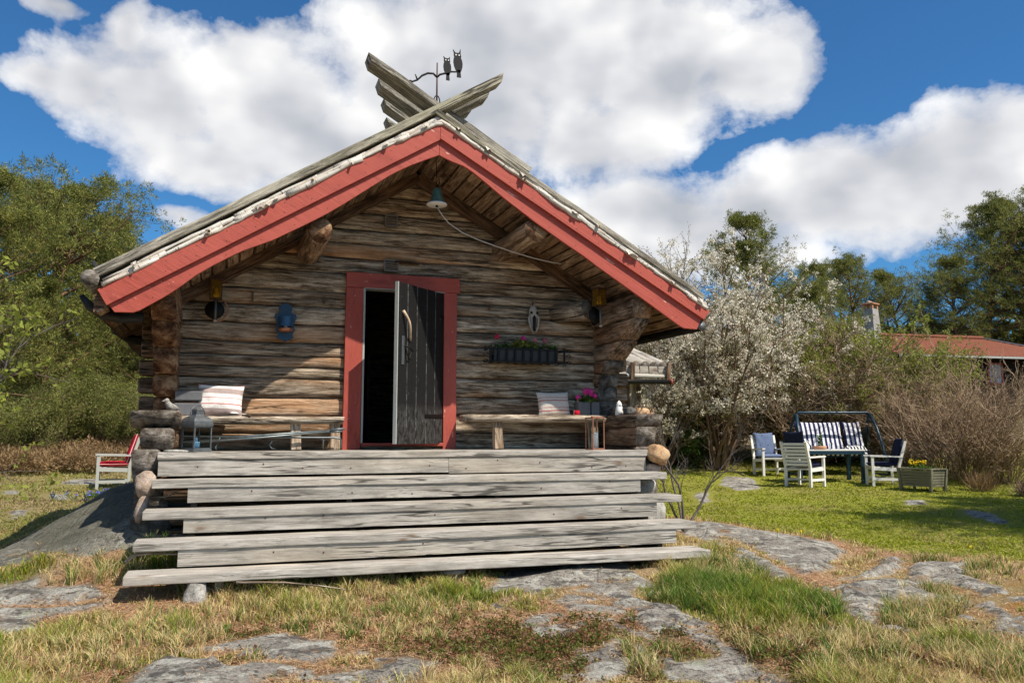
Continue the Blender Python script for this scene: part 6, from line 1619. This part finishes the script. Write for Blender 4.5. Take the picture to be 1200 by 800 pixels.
for i, (x, y, rz, sc, lab) in enumerate(((-4.4, 13.8, 1, .7, 'juniper standing behind the red cushioned chair'), (-5.3, 14.2, 2, .9, 'greyish juniper two to the left of the red cushioned chair'), (-6.3, 13.0, 3, .8, 'juniper near the left picture edge above the brown heather'))):
    cp(j1 if i % 2 else j2, 'juniper_bush', lab, 'juniper', x, y, rz, sc*(1 if i % 2 else 1.3), GJ)
cp(j2, 'juniper_bush', 'low juniper cut by the left picture edge', 'juniper', -6.9, 11.5, 1.7, .9, GJ)
cp(j2, 'juniper_bush', 'tall back juniper below the left eave hooks', 'juniper', -3.0, 16.5, .7, 1.3, GJ)
cp(j1, 'juniper_bush', 'tall back juniper between the pines on the left', 'juniper', -5.0, 16.5, .2, 1.2, GJ)
for (x, y, rz, sc, lab) in ((-4.9, 15.2, 1.0, .52, 'young pine rising behind the junipers near the cabin corner'), (-3.5, 15.4, 2.6, .50, 'young pine whose top shows just below the left bargeboard end'), (-6.3, 14.4, 4.0, .55, 'young pine in front of the tall pines at the left edge'), (-3.9, 17.6, 5.5, .62, 'young pine second behind the cabin corner')):
    cp(pA, 'pine_tree', lab, 'pine tree', x, y, rz, sc, GL)

# brown heather on the left: one mass
r = np.random.RandomState(300); n = 5200
hx = -9+6.4*r.rand(n); hy = 8.8+5.4*r.rand(n); k = (hy > 9.2+.35*fbm(hx, hy, .8, 3)+.25*(hx+5)) & (fbm(hx+3, hy, 1.3, 3) > -.5); hx, hy = hx[k], hy[k]
hz_ = ground(hx, hy); C = np.stack([hx, hy, hz_+.10+.22*r.rand(len(hx))*(1+fbm(hx, hy, 1.1, 2))], 1)
V, F, T = leaves(r, C, 22, .13, .085, .02, None, (0, 1), .5); o = np_mesh('heather', V, F, M['heather'], T); tag(o, 'brown heather mass in front of the left junipers', 'heather', None, 'stuff')

# bare birch twigs with fresh leaves reaching in from the left
def twig_tree(seed, base, dirs, L, n1, n2, r0, leafn, mat='trunkgrey', name='birch_sapling', wob=.09, up=.03):
    r = np.random.RandomState(seed); root = bpy.data.objects.new(name, None); COL.objects.link(root)
    D = unit(np.array(dirs, float)); P = np.zeros((len(D), 3)); s0 = polylines(r, P, D, np.array(L, float), 9, wob, up)
    parts = [tubes(s0, r0, r0*.25, 6)]
    p, d, l = spawn(r, s0, n1, .25, 1, .65, (.25, .5), np.array(L, float)); s1 = polylines(r, p, d, l, 6, .14, .03); parts.append(tubes(s1, r0*.35, r0*.1, 4))
    p, d, l2 = spawn(r, s1, n2, .2, 1, .7, (.3, .55), l); s2 = polylines(r, p, d, l2, 4, .15, .02); parts.append(tubes(s2, r0*.14, r0*.06, 3))
    V, F, T = join(parts); np_mesh('branches', V, F, M[mat], T, smooth=True, parent=root)
    if leafn:
        C = np.concatenate([s2[:, -1], s2[:, 2]]); C = C[r.rand(len(C)) < leafn]
        V, F, T = leaves(r, C, 5, .03, .06, .035, None, (.3, 1)); np_mesh('leaves', V, F, M['springleaf'], T, parent=root)
    root.location = base; return root
o = twig_tree(310, (-4.62, -.9, gz(-4.62, -.9)), [(.20, .4, 1.3), (.42, .1, 1.0), (.30, .3, 1.2), (.5, .4, .9), (.1, .1, 1.3)], [2.7, 2.1, 2.4, 2.3, 2.2], 7, 5, .016, .55)
tag(o, 'pale bare birch sapling with a few fresh leaves leaning in from the left edge', 'sapling')
# bare sapling by the right end of the steps
o = twig_tree(311, (3.05, -.55, gz(3.05, -.55)-.02), [(.10, -.05, 1), (.33, .05, .8), (-.22, .1, .75), (.02, .2, 1)], [1.6, 1.5, 1.05, 1.3], 9, 9, .016, 0, 'trunkgrey', 'bare_sapling', .13, .02)
tag(o, 'bare brown branched sapling beside the right end of the steps', 'sapling')

# flowering cherries: dense twigs carrying clumps of white blossom
def blossom_tree(seed, H, W, nst):
    r = np.random.RandomState(seed); root = bpy.data.objects.new('blossom_tree', None); COL.objects.link(root)
    a = r.rand(nst)*6.283; sp = r.rand(nst)**.6
    D = np.stack([np.cos(a)*sp*W/H, np.sin(a)*sp*W/H, np.ones(nst)*.9], 1); P = np.stack([np.cos(a)*.25*sp, np.sin(a)*.25*sp, np.zeros(nst)], 1)
    L = H*(.6+.4*r.rand(nst)); s0 = polylines(r, P, D, L, 8, .12, .02); parts = [tubes(s0, .036, .010, 5)]
    p, d, l = spawn(r, s0, 9, .25, 1, .75, (.22, .45), L); s1 = polylines(r, p, d, l, 6, .14, .04); parts.append(tubes(s1, .014, .005, 3))
    p, d, l2 = spawn(r, s1, 8, .15, 1, .75, (.3, .6), l); s2 = polylines(r, p, d, l2, 4, .16, .03); parts.append(tubes(s2, .006, .003, 3))
    V, F, T = join(parts); np_mesh('branches', V, F, M['twig'], T*0+.12, parent=root)
    C = np.concatenate([s2[:, 1], s2[:, 2], s2[:, 3], s1[:, 3], s1[:, 4]]); keep = (C[:, 2] > H*.26) & (r.rand(len(C)) < np.clip(.50+.8*np.array([mnoise.noise(Vector(c*1.9)) for c in C])*1.5, .12, .9)); C0 = C[keep]
    V, F, T = leaves(r, C0, 12, .045, .038, .032, None, (.1, 1), .2); np_mesh('blossom', V, F, M['blossom'], T, parent=root)
    C1 = C[~keep]; C1 = C1[(C1[:, 2] > H*.2)]; V, F, T = leaves(r, C1, 4, .04, .036, .018, None, (0, .8), .2); np_mesh('young_leaves', V, F, M['juniper'], T, parent=root)
    return root
GB = 'white blossoming trees right of the cabin'
c1 = blossom_tree(401, 4.6, 3.1, 28)
place(c1, 'blossom_tree', 'largest white blossoming tree, behind the blue grey cushioned chair', 'blossom tree', (9.6, 8.6, gz(9.6, 8.6)-.05), 0, 1.16, GB)
cp(c1, 'blossom_tree', 'white blossoming tree next to the small hut roof', 'blossom tree', 7.9, 8.6, 2.0, .70, GB)
cp(c1, 'blossom_tree', 'white blossoming tree thinning out towards the chimney', 'blossom tree', 11.9, 9.5, 4.1, 1.02, GB)
cp(c1, 'blossom_tree', 'white blossoming tree at the back between the two largest ones', 'blossom tree', 10.9, 11.6, 5.3, 1.22, GB)
cp(c1, 'blossom_tree', 'lowest white blossoming tree, its crown ending below the chimney', 'blossom tree', 12.9, 8.6, 3.1, .62, GB)
# brown bare shrubs
def brown_shrub(seed, H, W, nst, tipmat=None, tipn=0, tone=.55):
    r = np.random.RandomState(seed); root = bpy.data.objects.new('brown_shrub', None); COL.objects.link(root)
    a = r.rand(nst)*6.283; sp = r.rand(nst)**.55
    D = np.stack([np.cos(a)*sp*W/H*1.25, np.sin(a)*sp*W/H*1.25, np.ones(nst)*.85], 1); P = np.stack([np.cos(a)*W*.25*sp, np.sin(a)*W*.25*sp, np.zeros(nst)], 1)
    L = H*(.7+.35*r.rand(nst)); s0 = polylines(r, P, D, L, 7, .11, .02); parts = [tubes(s0, .014, .006, 3)+(np.full((len(s0)*21, 3), .3),)]
    p, d, l = spawn(r, s0, 8, .12, 1, .6, (.25, .5), L); s1 = polylines(r, p, d, l, 5, .15, .05); parts.append(tubes(s1, .007, .004, 3)+(np.repeat(np.repeat(r.rand(len(s1), 1), 15, 0), 3, 1),))
    p, d, l2 = spawn(r, s1, 6, .1, 1, .7, (.3, .6), l); s2 = polylines(r, p, d, l2, 4, .2, .05); parts.append(tubes(s2, .0055, .003, 3)+(np.repeat(np.repeat(.2+.8*r.rand(len(s2), 1), 12, 0), 3, 1),))
    V, F, T = join(parts); np_mesh('twigs', V, F, M['twig'], T, parent=root)
    C = np.concatenate([s2[:, -1], s2[:, 2]])
    if tipmat:
        keep = C[r.rand(len(C)) < tipn]; V, F, T = leaves(r, keep, 9, .06, .055, .03, None, (0, 1), .3); np_mesh('leaves', V, F, M[tipmat], T, parent=root)
    V, F, T = leaves(r, C, 2, .03, .03, .014, None, (.2, .9), .2); np_mesh('buds', V, F, M['twig'], T, parent=root)
    return root
GS = 'brown bare shrubs behind the garden seats'
b1_ = brown_shrub(501, 2.5, 1.5, 60); b2_ = brown_shrub(502, 2.7, 1.6, 46, 'springleaf', .95)
place(b1_, 'brown_shrub', 'bare brown shrub right behind the planter box', 'shrub', (13.1, 4.5, gz(13.1, 4.5)-.05), 0, .95, GS)
for (x, y, rz, sc, lab) in ((12.2, 8.6, 1.0, 1.3, 'bare brown shrub right behind the swing seat'), (14.0, 7.0, 2.2, 1.0, 'bare brown shrub behind the right end of the swing frame'), (13.6, 4.0, 3.3, .55, 'bare brown shrub at the right picture edge'), (13.9, 5.9, 5.0, .78, 'bare brown shrub in the second row right of the planter'), (9.9, 9.8, .5, .95, 'bare brown shrub behind the chair farthest left')):
    cp(b1_, 'brown_shrub', lab, 'shrub', x, y, rz, sc, GS)
GG = 'shrubs breaking into yellow green leaf'
place(b2_, 'leafing_shrub', 'shrub in yellow green leaf below the house window', 'shrub', (14.9, 8.6, gz(14.9, 8.6)-.05), 0, 1.22, GG)
cp(b2_, 'leafing_shrub', 'shrub in yellow green leaf below the middle of the red roof', 'shrub', 13.9, 9.4, 2.5, 1.35, GG)
cp(b2_, 'leafing_shrub', 'shrub in yellow green leaf just right of the chimney', 'shrub', 13.6, 8.9, 4.0, 1.15, GG)

# evergreen fill low behind the blossom
e1 = bushy(601, 1.3, 1.3, 30, 'leaf', 18, .06, .03); GE = 'low evergreen bushes under the blossoming trees'
place(e1, 'evergreen_bush', 'dark low evergreen bush below the blossom beside the hut', 'bush', (7.4, 9.2, gz(7.4, 9.2)-.05), 0, 1.0, GE)
cp(e1, 'evergreen_bush', 'dark evergreen bush left of the blue grey cushioned chair', 'bush', 8.9, 9.5, 1.2, 1.1, GE)
cp(e1, 'evergreen_bush', 'dark evergreen bush deeper in the shade of the largest blossoming tree', 'bush', 10.5, 11.0, 2.4, 1.3, GE)
cp(j2, 'juniper_bush', 'olive bush behind the sapling at the steps', 'bush', 6.0, 8.9, 2.4, .95, GE)
cp(j1, 'juniper_bush', 'tall olive juniper standing behind the blossoming trees', 'juniper', 12.0, 12.5, 2.4, 1.5, None)
cp(j1, 'juniper_bush', 'tall olive juniper rising between hut and blossom', 'juniper', 7.6, 12.0, 1.4, 1.5, None)
# pines behind on the right
GR = 'pines behind the house and blossom'
cp(pB, 'pine_tree', 'solitary pine top rising out of the white blossom', 'pine tree', 15.9, 15.9, .8, .92, GR)
for (src, x, y, rz, sc, lab) in ((pB, 20.0, 17.5, 2, .74, 'pine just left of the chimney, half behind blossom'), (pC, 34.5, 31.0, 1, 1.02, 'dark pine directly right of the chimney'), (pA, 37.8, 30.2, 2, 1.12, 'bright green pine behind the middle of the red roof'),
    (pB, 39.5, 28.6, 3, 1.1, 'pine behind the right part of the red roof'), (pC, 43.0, 28.8, 4, 1.45, 'big dark pine behind the end of the red roof'), (pC, 45.5, 25.8, 5, 1.5, 'tallest pine, cut by the right picture edge'), (pA, 31.5, 33.0, 6, 1.0, 'far pine seen low behind the chimney'), (pB, 47.0, 29.5, .4, 1.4, 'pine behind the tallest one at the right edge'), (pA, 42.0, 31.5, 1.4, .8, 'far pine between the big dark one and the roof')):
    cp(src, 'pine_tree', lab, 'pine tree', x, y, rz, sc, GR)
# dark far wood closing the horizon
r = np.random.RandomState(700); C = []
for k in range(2600):
    a = R(19)+(r.rand()*2-1)*R(75); d = 58+14*r.rand(); x, y = -2+d*math.sin(a), -9+d*math.cos(a); C.append((x, y, 0))
C = np.array(C); C[:, 2] = base_z(C[:, 0], C[:, 1])+r.rand(len(C))**.8*5.2
V, F, T = leaves(r, C, 26, 1.1, .9, .28, None, (0, .8), .3); o = np_mesh('far_wood', V, F, M['pinedark'], T); tag(o, 'distant dark wood closing the horizon behind the trees', 'wood', None, 'stuff')
# the tree outside the frame that shades the lawn
px_, py_ = 10.7, -3.4
cp(pB, 'pine_tree', 'pine standing right of the picture that shades the lawn', 'pine tree', px_, py_, 2.6, .86, None)
cp(pB, 'pine_tree', 'second pine right of the picture, behind the first', 'pine tree', 12.1, -3.6, 2.0, .9, None)
cp(pA, 'pine_tree', 'third pine right of the picture, farthest up the lawn', 'pine tree', 13.9, -2.6, 2.0, .85, None)
cp(pA, 'pine_tree', 'fourth pine right of the picture, close behind the first', 'pine tree', 11.6, -3.9, 4.0, .85, None)
# grass tussocks and flowers
def tussock(label, x, y, h, n, mat, seed, cat='grass tuft'):
    r = np.random.RandomState(seed); C = np.stack([x+r.randn(n)*.12, y+r.randn(n)*.12, np.full(n, gz(x, y))], 1)
    V, F, T = leaves(r, C, 14, .03, h, .010, np.tile(np.array([[0, 0, 1.3]]), (n, 1)), (.2, 1), .5); o = np_mesh('grass_tuft', V, F, M[mat], T); tag(o, label, cat)
tussock('dry brown grass tuft just right of the planter box', 11.9, 3.1, .34, 34, 'heather', 1)
tussock('faded grass tuft at the lawn edge near the right picture edge', 12.0, 2.2, .28, 50, 'twig', 2)
tussock('bright green leafy patch at the right picture edge', 14.6, 3.4, .22, 90, 'springleaf', 3, 'leafy patch')
sq = thing('squill_flowers', 'patch of small blue squill flowers below the grey armchair', 'flowers', (-3.75, 5.9, gz(-3.75, 5.9)))
r = np.random.RandomState(9); C = np.stack([r.randn(34)*.28, r.randn(34)*.5, .10+.05*r.rand(34)], 1); V, F, T = leaves(r, C, 9, .02, .035, .02, None, (0, 1)); np_mesh('petals', V, F, M['squill'], T, parent=sq)
V, F, T = leaves(r, np.concatenate([C, C, C])*np.array([1, 1, .3]), 5, .03, .12, .012, np.tile(np.array([[0, 0, 1.0]]), (102, 1)), (0, 1)); np_mesh('leaves', V, F, M['leaf'], T, parent=sq)
for i, (x, y, lab) in enumerate(((5.45, -2.25, 'yellow dandelion in the grass at the right edge of the slabs'), (3.95, -1.05, 'left dandelion of the two above the large slab'), (4.15, -1.2, 'right dandelion of the two above the large slab'))):
    d_ = thing('dandelion', lab, 'flower', (x, y, gz(x, y))); b = MB(); b.tube([(0, 0, 0), (.005, 0, .09)], .003, 5); b.build('stalk', M['leaf'], d_); flower_head(d_, (.005, 0, .095), .016, M['yellow'], 90+i, 30, .010)
